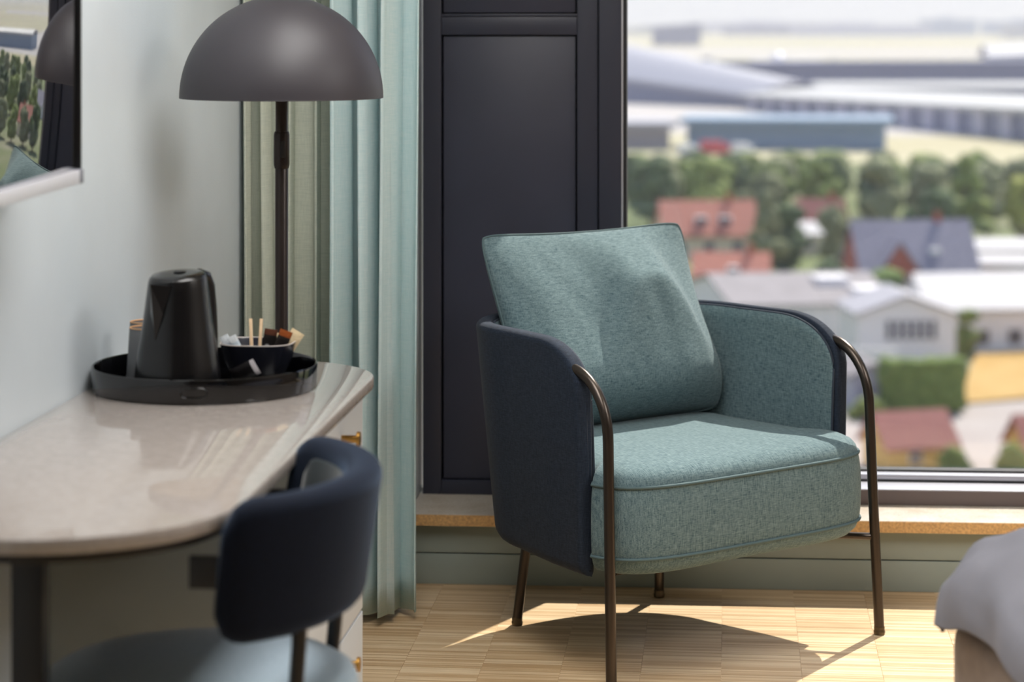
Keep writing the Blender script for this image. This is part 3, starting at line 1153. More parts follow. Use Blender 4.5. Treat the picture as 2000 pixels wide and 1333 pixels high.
# ------------------------------------------------------------------ bed
M_duvet = mat_plain('grey_duvet_cotton', (128, 128, 137), 0.85, var=0.03, vscale=8)
M_bedbase = mat_plain('bed_base_fabric', (158, 144, 136), 0.9, var=0.04, vscale=40)
BD = empty('bed', (0.712, 3.86, 0), math.radians(11))
tag(BD, 'bed with crumpled grey duvet over a brown grey base', 'bed')
box('base', (0.012, 2.0), (-1.75, -0.012), (0.0, 0.41), M_bedbase, BD, bevel=0.05, seg=4)
box('mattress', (0.085, 2.0), (-1.76, -0.085), (0.411, 0.505), mat_plain('mattress_ticking', (170, 166, 164), 0.9), BD, bevel=0.08, seg=5)
dv, df = [], []
NI, NJ = 90, 90
for j in range(NJ + 1):
    for i in range(NI + 1):
        # a = arc coordinate from the hem of the foot side, b from the hem of the far side
        a = -0.09 + 1.54 * (i / NI) ** 1.4
        b = -0.09 + 1.54 * (j / NJ) ** 1.4
        def roll(t):
            # rounded edge: returns (horizontal, drop)
            r = 0.17
            if t >= r:
                return t, 0.0
            q = r - t
            ang = min(q / r, PI / 2)
            hx = r - r * math.sin(ang)
            dz = r - r * math.cos(ang)
            if q > r * PI / 2:
                dz += q - r * PI / 2
            return hx, dz
        hx, dzx = roll(a)
        hy, dzy = roll(b)
        drop = math.hypot(dzx, dzy) if (dzx > 0 and dzy > 0) else dzx + dzy
        drop = min(drop, 0.170)
        out_x = 0.03 * min(1, dzx / 0.2)
        cr = min(1.0, dzx / 0.12) * min(1.0, dzy / 0.12)
        x = hx - 0.03 * min(1, dzx / 0.1) - out_x * math.sin(b * 16 + 0.8) * 0.7 + 0.03 * cr
        y = -(hy - 0.03 * min(1, dzy / 0.2) * math.sin(a * 15) * 0.7) - 0.03 * cr
        z = 0.580 - drop
        nz = 0.022 * mnoise.noise(Vector((a * 5 + b * 3, b * 4, 0.3))) + 0.014 * mnoise.noise(Vector((a * 12, b * 11 + a * 6, 2.0)))
        fold = 0.014 * math.exp(-((a - b * 0.55 - 0.02) / 0.03) ** 2) - 0.008 * math.exp(-((a - b * 0.55 - 0.09) / 0.035) ** 2)
        z += nz + fold
        x -= nz * 0.6 * min(1, dzx / 0.08)
        dv.append((x, y, z))
for j in range(NJ):
    for i in range(NI):
        a = j * (NI + 1) + i
        df.append((a, a + 1, a + NI + 2, a + NI + 1))
du = mk('duvet', dv, df, M_duvet, BD, True, 180)
dm = du.modifiers.new('cloth_thickness', 'SOLIDIFY')
dm.thickness = 0.012

# ------------------------------------------------------------------ outdoors
GZ = -32.0


def mat_ground(name, c1, c2, scale=0.02, c3=None):
    k = NT(name)
    f = k.noise(k.coords((1, 1, 1)), scale, 5, 0.6)
    st = [(0.35, lin(c1)), (0.65, lin(c2))]
    if c3:
        st = [(0.3, lin(c1)), (0.5, lin(c2)), (0.7, lin(c3))]
    k.l(k.ramp(f, st), k.b.inputs['Base Color'])
    k.set(0.95, 0, 0.1)
    return k.m


def plate(name, pts, z, mat, label=None):
    n = len(pts)
    vs = [(x, y, z) for x, y in pts] + [(x, y, z - 1.0) for x, y in pts]
    fs = [tuple(range(n)), tuple(range(2 * n - 1, n - 1, -1))] + [(i, (i + 1) % n, n + (i + 1) % n, n + i) for i in range(n)]
    o = mk(name, vs, fs, mat, None, False)
    struct(o, label)
    return o


M_lawn = mat_ground('town_ground', (92, 106, 70), (112, 120, 84), 0.03, (140, 136, 116))
M_pave = mat_ground('pale_paving', (158, 149, 145), (172, 164, 160), 0.08)
M_straw = mat_ground('straw_field', (168, 136, 82), (182, 152, 100), 0.2)
M_apron2 = mat_ground('airfield_concrete', (168, 163, 160), (184, 179, 178), 0.004)
M_dry = mat_ground('dry_airfield_grass', (164, 154, 124), (176, 169, 142), 0.003, (150, 150, 120))
R0 = 14000
ringp = [(R0 * math.cos(2 * PI * k / 48), R0 * math.sin(2 * PI * k / 48)) for k in range(48)]
plate('ground', ringp, GZ - 0.10, M_dry, 'dry grass plain of the airfield')
plate('ground', [(-160, 20), (260, 20), (420, 540), (-120, 540)], GZ - 0.02, M_lawn, 'town ground with lawns and lanes')
plate('ground', [(-20, 60), (70, 60), (95, 240), (46, 212), (18, 190), (-20, 190)], GZ + 0.10, M_pave, 'pale paved yard below the window')
plate('ground', [(46.2, 229), (38.4, 199), (80, 218), (90, 245)], GZ + 0.35, M_straw, 'straw coloured field beside the hedge')
plate('ground', [(-60, 700), (400, 620), (640, 1900), (-60, 1900)], GZ + 0.02, M_apron2, 'pale airfield concrete')
plate('ground', [(-100, 2150), (1200, 2150), (1500, 2700), (-100, 2700)], GZ + 0.02, M_apron2, 'pale runway strip far across the airfield')

M_tile_r = mat_plain('red_roof_tiles', (184, 116, 98), 0.8, var=0.06, vscale=1.5)
M_tile_s = mat_plain('slate_roof', (128, 124, 140), 0.7, var=0.06, vscale=1.2)
M_tile_b = mat_plain('brown_red_roof', (150, 92, 84), 0.8, var=0.05, vscale=2)
M_grey_roof = mat_plain('grey_felt_roof', (136, 130, 133), 0.85, var=0.05, vscale=0.4)
M_light_roof = mat_plain('light_metal_roof', (158, 156, 164), 0.6, var=0.02, vscale=0.5)
M_white_w = mat_plain('white_render', (230, 226, 228), 0.8)
M_cream_w = mat_plain('cream_render', (220, 206, 184), 0.8)
M_brick_w = mat_plain('red_brick_wall', (166, 84, 66), 0.85, var=0.06, vscale=2)
M_ochre_w = mat_plain('ochre_boards', (214, 172, 96), 0.8)
M_winglass = mat_plain('dark_window_glass', (60, 68, 86), 0.2)
M_doorw = mat_plain('painted_door', (104, 84, 74), 0.6)


def house(name, loc, w, d, hw, hr, rot, wm, rm, label, ridge='x', windows=(), over=0.4, chimney=True, cat='house', group=None, dormers=()):
    e = empty(name, (loc[0], loc[1], GZ), rot)
    # gabled body
    if ridge == 'x':
        vs = [(-w / 2, -d / 2, 0), (w / 2, -d / 2, 0), (w / 2, d / 2, 0), (-w / 2, d / 2, 0), (-w / 2, -d / 2, hw), (w / 2, -d / 2, hw), (w / 2, d / 2, hw), (-w / 2, d / 2, hw),
              (-w / 2, 0, hr - 0.12), (w / 2, 0, hr - 0.12)]
        fs = [(0, 1, 5, 4), (2, 3, 7, 6), (1, 2, 6, 9, 5), (3, 0, 4, 8, 7), (4, 5, 9, 8), (6, 7, 8, 9), (0, 3, 2, 1)]
    else:
        vs = [(-w / 2, -d / 2, 0), (w / 2, -d / 2, 0), (w / 2, d / 2, 0), (-w / 2, d / 2, 0), (-w / 2, -d / 2, hw), (w / 2, -d / 2, hw), (w / 2, d / 2, hw), (-w / 2, d / 2, hw),
              (0, -d / 2, hr - 0.12), (0, d / 2, hr - 0.12)]
        fs = [(0, 1, 5, 8, 4), (2, 3, 7, 9, 6), (1, 2, 6, 5), (3, 0, 4, 7), (4, 8, 9, 7), (6, 9, 8, 5), (0, 3, 2, 1)]
    mk('wall', vs, fs, wm, e, False)
    t = 0.22
    half = d / 2 if ridge == 'x' else w / 2
    run = (w if ridge == 'x' else d) / 2 + over
    slope = (hr - hw) / half
    lo, zl = half + over, hw - slope * over
    prof_ = [(-lo, zl), (0, hr), (lo, zl), (lo, zl + t), (0, hr + t), (-lo, zl + t)]
    if ridge == 'x':
        rings_ = [[(x, p, z) for p, z in prof_] for x in (-run, run)]
    else:
        rings_ = [[(p, y, z) for p, z in prof_] for y in (-run, run)]
    rf = loft('roof', rings_, rm, e, True, True, False)
    if chimney:
        cx = w * 0.22
        if ridge == 'x':
            box('chimney', (cx, cx + 0.7), (-0.35, 0.35), (hr - 0.6, hr + 1.1), M_brick_w, rf)
        else:
            box('chimney', (-0.35, 0.35), (d * 0.2, d * 0.2 + 0.7), (hr - 0.6, hr + 1.1), M_brick_w, rf)
    for (x0, x1, z0, z1) in windows:
        f_ = box('window', (x0, x1), (-d / 2 - 0.06, -d / 2 + 0.05), (z0, z1), M_white_w, e)
        box('pane', (x0 + 0.08, x1 - 0.08), (-d / 2 - 0.09, -d / 2 - 0.05), (z0 + 0.08, z1 - 0.08), M_winglass, f_)
    for (x, wd, hd) in dormers:
        y0 = -half * 0.72
        zf = hr - slope * abs(y0)
        db = box('dormer', (x - wd / 2, x + wd / 2), (y0, 0), (zf - 0.2, zf + hd), M_white_w, e)
        box('pane', (x - wd / 2 + 0.2, x + wd / 2 - 0.2), (y0 - 0.06, y0), (zf + 0.15, zf + hd - 0.15), M_winglass, db)
    tag(e, label, cat, group)
    return e


house('house', (27.6, 327), 13, 9, 3.4, 7.7, math.radians(4), M_cream_w, M_tile_r, 'long red-tiled house with white dormers just above the cushion corner', 'x',
      [(-5, -3.6, 1, 2.4), (-1, 0.4, 1, 2.4), (3, 4.4, 1, 2.4)], dormers=((-1.2, 1.7, 1.2), (2.2, 1.7, 1.2)))
house('house', (26.0, 273), 8.5, 8, 2.6, 5.8, math.radians(-8), M_cream_w, M_tile_r, 'small red-tiled house lower right of the cushion corner', 'x',
      [(-2.6, -1.2, 0.8, 2.2), (1.0, 2.4, 0.8, 2.2)], dormers=((0.3, 1.3, 1.0),))
hc = house('house', (49.5, 287), 14.5, 10, 2.8, 8.4, math.radians(5), M_brick_w, M_tile_s, 'brick house with big slate roof and red gable', 'x',
           [(2.2, 3.6, 0.6, 2.0), (4.6, 6.0, 0.6, 2.0)])
# front gable of the brick house
gv = [(-5.2, -6.6, 0), (-0.6, -6.6, 0), (-0.6, -4.6, 0), (-5.2, -4.6, 0), (-5.2, -6.6, 3.0), (-0.6, -6.6, 3.0), (-0.6, -1.0, 3.0), (-5.2, -1.0, 3.0), (-2.9, -6.6, 6.2), (-2.9, -1.0, 6.2)]
gf = [(0, 1, 5, 8, 4), (1, 2, 6, 5), (3, 0, 4, 7), (4, 8, 9, 7), (6, 9, 8, 5), (0, 3, 2, 1), (2, 3, 7, 9, 6)]
mk('front_gable', gv, gf, M_brick_w, hc, False)
loft('gable_roof', [[(-2.9 + p, y, z) for p, z in ((-2.8, 2.4), (0, 6.3), (2.8, 2.4), (2.8, 2.65), (0, 6.55), (-2.8, 2.65))] for y in (-6.9, -0.8)], M_tile_s, hc, True, True, False)
box('skylight', (1.6, 3.0), (-3.6, -2.2), (4.7, 5.3), M_white_w, hc)

wins = [(-2.1 + k * 0.86, -2.1 + k * 0.86 + 0.70, 2.9, 4.9) for k in range(6)] + [(0.6, 2.6, 0.5, 1.3)]
house('house', (37.4, 224), 9.4, 9, 5.4, 7.1, math.radians(3), M_white_w, M_light_roof, 'white gabled house with a row of dark upper windows', 'y', wins, chimney=False)
wh = house('workshop', (29.5, 247), 17, 22, 4.2, 6.2, math.radians(8), M_white_w, M_grey_roof, 'grey-roofed workshop with two bright rooflights', 'x', [(-6, -3, 1, 2.6)], chimney=False, cat='workshop')
for (x0, y0) in ((2.0, -5.0), (5.0, -9.0)):
    box('rooflight', (x0, x0 + 3.4), (y0, y0 + 3.4), (4.5 + (6.2 - 4.2) * (11 + y0) / 11 - 0.4, 5.5 + (6.2 - 4.2) * (11 + y0) / 11 - 0.3), M_white_w, wh)
house('house', (48.8, 237), 15, 11, 4.4, 7.3, math.radians(6), M_white_w, M_light_roof, 'white house under a broad pale metal roof at the right edge', 'x',
      [(-6, -4.4, 0.8, 2.4), (-3, -1.4, 0.8, 2.4), (0.4, 2.0, 0.8, 2.4)], chimney=False)
house('storage_hall', (69, 313), 15, 9, 2.6, 3.6, math.radians(2), M_cream_w, M_light_roof, 'low hall with white roof right of the slate roof', 'x', chimney=False, cat='hall')
house('storage_hall', (64, 296), 13, 7, 2.4, 3.2, math.radians(-3), M_white_w, M_light_roof, 'low white-roofed shed below the right-hand hall', 'x', chimney=False, cat='shed')
house('garden_hut', (29.6, 172), 5.4, 4.4, 2.1, 4.1, math.radians(16), M_ochre_w, M_tile_b, 'ochre garden hut with brown red roof in the yard', 'x', [(-1, 0, 0.7, 1.6)], chimney=False, cat='hut')
house('garden_hut', (39.6, 171), 4.4, 4.0, 2.1, 4.0, math.radians(10), M_ochre_w, M_tile_b, 'brown-roofed hut cut by the right edge of the picture', 'x', chimney=False, cat='hut')
house('house', (47.0, 352), 7, 6, 3.2, 6.0, math.radians(-20), M_cream_w, M_tile_b, 'cream cottage half hidden among the trees', 'x', [(-2, -1, 1, 2.2)], chimney=True)
house('house', (42.5, 330), 5, 5, 3.0, 4.4, math.radians(10), M_cream_w, M_light_roof, 'small cream house with pale roof among the trees', 'x', [(-1, 0, 1, 2.2)], chimney=False)
ga = house('garage', (30.6, 200), 3.4, 6, 3.0, 3.9, math.radians(4), mat_plain('grey_blue_render', (176, 174, 190), 0.8), M_grey_roof, 'grey garage beside the tall hedge', 'y', chimney=False, cat='garage')
box('door', (-1.2, 1.2), (-3.06, -3.0), (0, 2.3), mat_plain('garage_door_grey', (150, 150, 168), 0.6), ga)
tw = box('garden_wall', (-2.6, 2.6), (-0.15, 0.15), (0, 2.9), M_white_w, loc=(33.2, 214, GZ), rotz=0.05)
tag(tw, 'white rendered wall in front of the white gabled house', 'wall')


house('house', (124, 268), 12, 9, 3.4, 7.2, math.radians(-12), M_cream_w, M_tile_r, 'red-tiled house far to the right, seen in the television', 'x', [(-4, -2.6, 1, 2.4), (1, 2.4, 1, 2.4)])
house('house', (140, 322), 14, 9, 3.4, 7.2, math.radians(8), M_white_w, M_tile_s, 'slate-roofed white house far to the right, seen in the television', 'x', [(-4, -2.6, 1, 2.4), (1, 2.4, 1, 2.4)])
# trees -----------------------------------------------------------------
def mat_leaf(name, c1, c2, c3):
    k = NT(name)
    f = k.noise(k.coords((1, 1, 1)), 1.1, 5, 0.7)
    oi = k.n('ShaderNodeObjectInfo')
    s = k.math('ADD', f, k.math('MULTIPLY', k.math('SUBTRACT', oi.outputs['Random'], 0.5), 0.18))
    k.l(k.ramp(s, [(0.35, lin(c1)), (0.5, lin(c2)), (0.68, lin(c3))]), k.b.inputs['Base Color'])
    k.set(0.8, 0, 0.2)
    k.bump(k.noise(k.coords((1, 1, 1)), 5, 3), 1.0, 0.25)
    return k.m


LEAF = {
    'dark': mat_leaf('dark_leaves', (62, 80, 54), (84, 102, 66), (110, 126, 80)),
    'mid': mat_leaf('mid_leaves', (100, 116, 60), (130, 144, 78), (156, 166, 98)),
    'olive': mat_leaf('olive_leaves', (108, 116, 84), (134, 138, 102), (158, 160, 124)),
    'yellow': mat_leaf('yellow_green_leaves', (132, 140, 68), (164, 166, 86), (188, 182, 104)),
    'hedge': mat_leaf('hedge_leaves', (82, 102, 50), (104, 124, 62), (126, 144, 78)),
}
M_bark = mat_plain('bark', (92, 78, 66), 0.9)


def crown_mesh(name, seed, shape, h, w):
    rnd = random.Random(seed)
    bm = bmesh.new()
    n = {'round': 34, 'cone': 34, 'column': 26, 'bush': 20}[shape]
    for k in range(n):
        t = rnd.random()
        a = rnd.uniform(0, 2 * PI)
        if shape == 'round':
            zc = h * (0.25 + 0.68 * t)
            rad = w / 2 * math.sqrt(max(0.05, 1 - ((t - 0.42) / 0.62) ** 2)) * 0.78
            r = w * rnd.uniform(0.13, 0.2)
        elif shape == 'cone':
            zc = h * (0.12 + 0.84 * t)
            rad = w / 2 * (1 - t) * 0.85
            r = w * (0.10 + 0.10 * (1 - t)) * rnd.uniform(0.8, 1.2)
        elif shape == 'column':
            zc = h * (0.1 + 0.84 * t)
            rad = w / 2 * 0.55 * math.sqrt(max(0.05, 1 - ((t - 0.4) / 0.65) ** 2))
            r = w * rnd.uniform(0.2, 0.28)
        else:
            zc = h * (0.2 + 0.6 * t)
            rad = w / 2 * 0.7 * math.sqrt(max(0.05, 1 - (t * 0.9) ** 2))
            r = min(w, h * 1.6) * rnd.uniform(0.16, 0.24)
        rr = rad * rnd.uniform(0.45, 1.0)
        m = Matrix.Translation((rr * math.cos(a), rr * math.sin(a), zc))
        ret = bmesh.ops.create_icosphere(bm, subdivisions=2, radius=r, matrix=m)
        for v in ret['verts']:
            c = Vector((rr * math.cos(a), rr * math.sin(a), zc))
            d_ = v.co - c
            q = 1 + 0.35 * mnoise.noise(v.co * (2.2 / r) + Vector((seed, k, 0)))
            v.co = c + d_ * q
    me = bpy.data.meshes.new(name)
    bm.to_mesh(me)
    bm.free()
    for p in me.polygons:
        p.use_smooth = True
    return me


def tree_proto(shape, seed, h, w, leaf):
    me = crown_mesh('crown', seed, shape, h, w)
    me.materials.append(LEAF[leaf])
    return me, (h, w)


PROT = {}
for nm, shape, seed, h, w in (('ra', 'round', 1, 10, 9), ('rb', 'round', 2, 10, 10), ('cone', 'cone', 3, 11, 6), ('col', 'column', 4, 11, 4.5), ('bush', 'bush', 5, 3, 5)):
    for lf in LEAF:
        PROT[(nm, lf)] = None
    PROT[nm] = (shape, seed, h, w)


def tree(nm, leaf, x, y, h, w, label, group=None, name='tree', cat='tree'):
    shape, seed, h0, w0 = PROT[nm]
    if PROT[(nm, leaf)] is None:
        PROT[(nm, leaf)] = tree_proto(shape, seed, h0, w0, leaf)[0]
    e = empty(name, (x, y, GZ), random.uniform(0, 6.28))
    c = bpy.data.objects.new('crown' if name == 'tree' else 'foliage', PROT[(nm, leaf)])
    COL.objects.link(c)
    c.parent = e
    c.scale = (w / w0, w / w0, h / h0)
    if name == 'tree':
        lathe('trunk', [(w * 0.05, 0), (w * 0.035, h * 0.3), (w * 0.02, h * 0.6)], M_bark, e, 8)
    else:
        lathe('stem', [(0.12, 0), (0.06, h * 0.5)], M_bark, e, 6)
    tag(e, label, cat, group)
    return e


rt = random.Random(21)
GB = 'trees in the green belt before the airfield'
rows = ['farthest', 'fourth', 'third', 'second', 'nearest']
NTH = ('first', 'second', 'third', 'fourth', 'fifth', 'sixth', 'seventh', 'eighth', 'ninth')
for q, y0 in enumerate((462, 440, 418, 396, 374)):
    for k in range(9):
        x = 19 + k * 9.2 + (0, 4.6, 2.2, 6.8, 3.4)[q] + rt.uniform(-0.5, 0.5)
        y = y0 + rt.uniform(-1.5, 1.5)
        lf = rt.choice(('mid', 'mid', 'olive', 'dark')) if q < 2 else rt.choice(('dark', 'dark', 'mid', 'olive'))
        tree(rt.choice(('ra', 'rb')), lf, x, y, (rt.uniform(6.4, 7.4), rt.uniform(7.0, 8.2), rt.uniform(7.6, 9.0), rt.uniform(8.4, 10.2), rt.uniform(8.4, 10.6))[q], rt.uniform(7.9, 8.6),
             'leafy tree in the %s row of the green belt, %s from the left' % (rows[q], NTH[k]), GB)
for k in range(24):
    y = (246, 300, 340, 378, 418, 455)[k % 6] + rt.uniform(-2, 2)
    x = y * (0.435 + 0.037 * (k // 6) + (0.012 if k % 2 else 0)) + rt.uniform(-1.2, 1.2)
    tree(rt.choice(('ra', 'rb')), rt.choice(('mid', 'dark', 'olive')), x, y, rt.uniform(8, 11), rt.uniform(7.5, 8.8),
         'leafy tree of the town beyond the right edge of the window view', 'trees of the town farther right')
tree('cone', 'olive', 33.2, 299, 11.6, 6.4, 'tall olive green pointed tree right of the red-tiled houses')
tree('col', 'dark', 36.4, 303, 9.5, 5.2, 'dark slim tree between the pointed tree and slate-roofed house')
tree('ra', 'olive', 43.6, 308, 8.4, 6.4, 'pale olive round tree left of the slate roof')
tree('col', 'olive', 56.0, 350, 13.0, 7.0, 'grey green tall poplar in the middle of the belt')
tree('cone', 'mid', 69.5, 352, 13.2, 9.0, 'tall mid green cone-shaped tree above the slate roof')
tree('rb', 'yellow', 76.5, 345, 9.5, 6.5, 'yellowish tree at the right edge of the window view')
tree('ra', 'dark', 62.0, 340, 8.6, 8.0, 'dark round tree behind the slate roof')
tree('rb', 'dark', 38.0, 322, 6.5, 6.0, 'dark tree beside the small cream house')
tree('ra', 'mid', 30.5, 345, 8.0, 7.0, 'bright green tree behind the long red-tiled house')
tree('ra', 'yellow', 18.4, 318, 4.4, 6.0, 'yellow green tree at the left end of the window view')
tree('bush', 'hedge', 44.6, 275.3, 3.4, 7.0, 'wide rounded bush in front of the brick house', None, 'bush', 'bush')
tree('bush', 'dark', 38.4, 280, 4.0, 5.0, 'dark bush left of the wide rounded bush', None, 'bush', 'bush')
tree('bush', 'yellow', 56.5, 323, 4.6, 5.0, 'yellow green bush rising above the slate ridge', None, 'bush', 'bush')
tree('col', 'mid', 45.0, 228, 5.0, 3.0, 'narrow shrub between the two white houses', None, 'shrub', 'shrub')
tree('bush', 'hedge', 32.0, 166.5, 2.4, 2.6, 'low shrub beside the ochre hut', None, 'bush', 'bush')
tree('bush', 'hedge', 36.4, 168, 2.4, 2.8, 'low shrub between the two brown-roofed huts', None, 'bush', 'bush')
tree('bush', 'mid', 29.6, 192, 1.8, 3.2, 'low shrub before the grey garage', None, 'bush', 'bush')

# clipped hedge: a lumpy block
hb = bmesh.new()
bmesh.ops.create_cube(hb, size=1.0)
bmesh.ops.subdivide_edges(hb, edges=hb.edges[:], cuts=15, use_grid_fill=True)
for v in hb.verts:
    v.co = Vector((v.co.x * 7.0, v.co.y * 2.4, (v.co.z + 0.5) * 4.3))
    v.co += Vector((mnoise.noise(v.co * 1.3), mnoise.noise(v.co * 1.3 + Vector((5, 0, 0))), mnoise.noise(v.co * 1.3 + Vector((0, 9, 0))))) * 0.35
hm = bpy.data.meshes.new('hedge')
hb.to_mesh(hm)
hb.free()
for p in hm.polygons:
    p.use_smooth = True
hm.materials.append(LEAF['hedge'])
hg = bpy.data.objects.new('hedge', hm)
COL.objects.link(hg)
hg.location = (34.8, 195.5, GZ + 0.3)
hg.rotation_euler = (0, 0, 0.12)
tag(hg, 'tall clipped green hedge beside the straw field', 'hedge')

# airport ---------------------------------------------------------------
M_roofw = mat_plain('white_terminal_roof', (172, 172, 174), 0.5)
M_roofg = mat_plain('pale_grey_terminal_roof', (156, 156, 168), 0.5)
M_facade = mat_plain('blue_grey_glass_facade', (96, 108, 142), 0.35)
M_facade2 = mat_plain('steel_blue_cladding', (118, 142, 168), 0.6)
M_navyb = mat_plain('navy_cladding', (84, 92, 124), 0.6)
M_col = mat_plain('pale_columns', (176, 176, 196), 0.6)


def hall(name, p0, p1, depth, h0, h1, label, roofm, facm, ribs=0, arch=0.0, cat='building', arch1=None):
    P0, P1 = Vector((p0[0], p0[1], 0)), Vector((p1[0], p1[1], 0))
    d = P1 - P0
    ln = d.length
    e = empty(name, (P0.x, P0.y, GZ), math.atan2(d.y, d.x))
    vs = [(0, 0, 0), (ln, 0, 0), (ln, depth, 0), (0, depth, 0), (0, 0, h0), (ln, 0, h1), (ln, depth, h1), (0, depth, h0)]
    fs = [(0, 1, 5, 4), (1, 2, 6, 5), (2, 3, 7, 6), (3, 0, 4, 7), (4, 5, 6, 7), (0, 3, 2, 1)]
    mk('facade', vs, fs, facm, e, False)
    K = 12
    rings_ = []
    for x, h, ar_ in ((-2.0, h0, arch), (ln + 2.0, h1, arch if arch1 is None else arch1)):
        lo = [(x, -2.5 + (depth + 5) * k / K, h + ar_ * math.sin(PI * k / K)) for k in range(K + 1)]
        hi = [(x, -2.5 + (depth + 5) * k / K, h + 1.4 + ar_ * math.sin(PI * k / K)) for k in range(K, -1, -1)]
        rings_.append(lo + hi)
    rf = loft('roof', rings_, roofm, e, True, True, True, 30)
    for k in range(ribs):
        x = ln * (k + 0.5) / ribs
        h = h0 + (h1 - h0) * (k + 0.5) / ribs
        box('column', (x - ln / ribs * 0.18, x + ln / ribs * 0.18), (-1.2, -0.02), (0, h), M_col, e)
    tag(e, label, cat)
    return e


hall('terminal_pier', (88, 862), (146, 622), 60, 4.5, 8.0, 'long white-roofed terminal pier with columned facade', M_roofw, M_facade, ribs=14, arch=2.0)
hall('terminal_hall', (26, 960), (92, 875), 40, 11.5, 3.5, 'terminal hall with sweeping pale roof and blue glass front', M_roofg, M_facade, ribs=0, arch=12.0, arch1=5.0)
hall('terminal_wing', (128, 985), (330, 940), 60, 4.0, 5.0, 'flat white terminal wing before the navy building', M_roofw, M_facade, arch=1.0)
hall('cargo_building', (95, 1215), (330, 1180), 40, 10.0, 11.5, 'long navy airport building behind the white roofs', M_navyb, M_navyb)
hall('airport_warehouse', (45.5, 600), (96, 592), 25, 6.4, 6.6, 'long steel blue warehouse beyond the trees', M_facade2, M_facade2)
hall('airport_warehouse', (18, 598), (40.9, 598), 22, 5.6, 5.6, 'low grey building with pale roof at the left of the view', M_roofg, mat_plain('grey_cladding', (150, 146, 152), 0.7))
hall('hangar', (190, 3080), (252, 3080), 40, 24, 28, 'dark hangar alone on the pale field', M_navyb, M_navyb)
hall('airport_shed', (140, 1330), (176, 1325), 30, 9, 9, 'pale airport shed in front of the apron', M_col, M_col)
hall('hangar', (268, 1290), (330, 1285), 40, 12, 15, 'grey rounded hangar at the right edge', M_roofg, M_navyb, arch=6)
for i, (x, y, w_, h_, m_) in enumerate(((560, 5200, 160, 20, M_navyb), (760, 5000, 300, 22, M_col), (990, 5200, 120, 34, M_facade2), (1010, 4300, 170, 22, M_roofw),
                                        (1220, 5400, 220, 30, M_facade2), (690, 6200, 420, 26, M_col), (360, 5600, 230, 14, LEAF['olive']))):
    lab = ['blue block far across the airfield', 'long pale block far across the airfield', 'blue tower block on the skyline', 'white long building near the skyline right',
           'steel blue building at the skyline right end', 'pale row of buildings on the skyline', 'wooded strip far across the airfield'][i]
    e = empty('distant_building', (x, y, GZ), 0)
    box('block', (-w_ / 2, w_ / 2), (0, 60), (0, h_), m_, e)
    box('roof_slab', (-w_ / 2 - 2, w_ / 2 + 2), (-2, 62), (h_, h_ + 2), m_, e)
    box('plant_room', (-w_ * 0.2, w_ * 0.1), (15, 40), (h_ + 2, h_ + 6), m_, e)
    tag(e, lab, 'building', 'buildings far across the airfield')

# vehicles
M_redv = mat_plain('red_vehicle_paint', (196, 70, 76), 0.4)
M_whv = mat_plain('white_vehicle_paint', (232, 230, 232), 0.4)
M_tyre = mat_plain('tyre', (30, 30, 32), 0.8)


def truck(x, y, w_, h_, m_, label, rot=0.0):
    e = empty('truck', (x, y, GZ), rot)
    box('cargo_box', (-w_ / 2, w_ * 0.26), (-1.2, 1.2), (0.8, h_), m_, e, bevel=0.06)
    cabn = box('cab', (w_ * 0.29, w_ / 2), (-1.15, 1.15), (0.6, h_ * 0.8), m_, e, bevel=0.15)
    box('windscreen', (w_ / 2 - 0.03, w_ / 2 + 0.02), (-0.95, 0.95), (h_ * 0.48, h_ * 0.72), M_winglass, cabn)
    for wx in (-w_ * 0.32, -w_ * 0.18, w_ * 0.38):
        for sy in (-1.05, 1.05):
            wheel = lathe('wheel', [(0.1, -0.14), (0.48, -0.14), (0.5, -0.1), (0.5, 0.1), (0.48, 0.14), (0.1, 0.14)], M_tyre, e, 16)
            wheel.rotation_euler = (PI / 2, 0, 0)
            wheel.location = (wx, sy, 0.5)
    tag(e, label, 'truck')


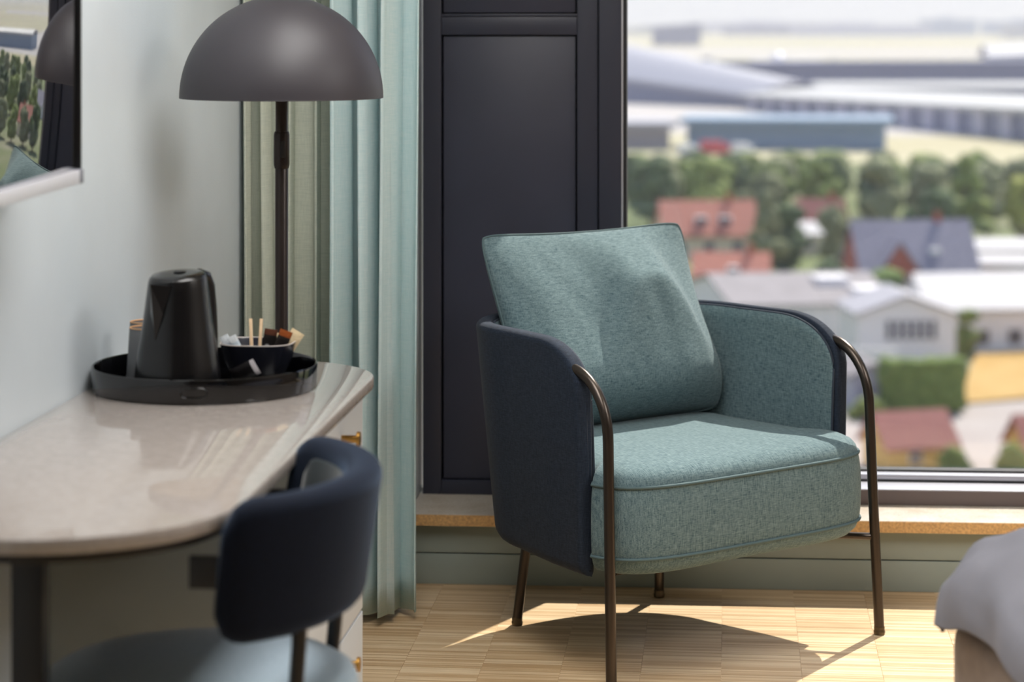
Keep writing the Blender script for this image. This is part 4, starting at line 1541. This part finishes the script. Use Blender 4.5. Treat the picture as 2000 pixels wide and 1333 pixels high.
truck(49.5, 562, 7.0, 4.0, M_redv, 'red truck parked before the blue warehouse')
truck(42.8, 560, 5.2, 3.4, M_whv, 'white truck parked left of the red truck')
truck(56.3, 563, 5.2, 3.4, M_whv, 'white truck parked right of the red truck')
rv = random.Random(5)
for k in range(14):
    x = 140 + k * 17 + rv.uniform(-2, 2)
    y = 1500 + rv.uniform(-60, 240)
    e = empty('parked_vehicle', (x, y, GZ), rv.uniform(-0.3, 0.3))
    m_ = rv.choice((M_whv, M_whv, M_col, M_navyb))
    s_ = rv.uniform(1.6, 3.2)
    bd = box('body', (-2.2 * s_, 2.2 * s_), (-1, 1), (0.4, 1.5 * s_), m_, e, bevel=0.2)
    box('cabin', (-1.2 * s_, 1.2 * s_), (-0.9, 0.9), (1.5 * s_, 2.2 * s_), M_winglass, bd, bevel=0.2)
    tag(e, 'tiny service vehicle among those parked on the far apron', 'vehicle', 'service vehicles on the far apron')

# storage tank that glints in the sun
tk = empty('storage_tank', (170, 1474, GZ), 0)
lathe('tank_wall', [(4.2, 0), (4.2, 9.0)], M_roofw, tk, 32)
lathe('tank_dome', [(4.3, 9.0), (3.8, 10.4), (2.4, 11.6), (0.4, 12.2)], M_alu, tk, 32)
tag(tk, 'round pale storage tank glinting on the airfield', 'tank')

hall('terminal_wing', (330, 700), (560, 640), 60, 9.0, 9.0, 'white-roofed terminal wing far to the right, seen in the television', M_roofw, M_facade2, arch=2.0)

# ------------------------------------------------------------------ summer haze over the town and airfield
hz = box('haze', (-1500, 4200), (70, 9000), (GZ - 0.5, 260), M_ceil)
hk = NT('summer_haze')
hk.t.nodes.remove(hk.b)
hout = [n for n in hk.t.nodes if n.type == 'OUTPUT_MATERIAL'][0]
vs_ = hk.n('ShaderNodeVolumeScatter')
vs_.inputs['Color'].default_value = (0.86, 0.86, 1.0, 1)
vs_.inputs['Density'].default_value = 0.00019
vs_.inputs['Anisotropy'].default_value = 0.2
hk.l(vs_.outputs[0], hout.inputs['Volume'])
hz.data.materials.clear()
hz.data.materials.append(hk.m)
hz['kind'] = 'stuff'
hz['label'] = 'thin summer haze over the town and airfield'
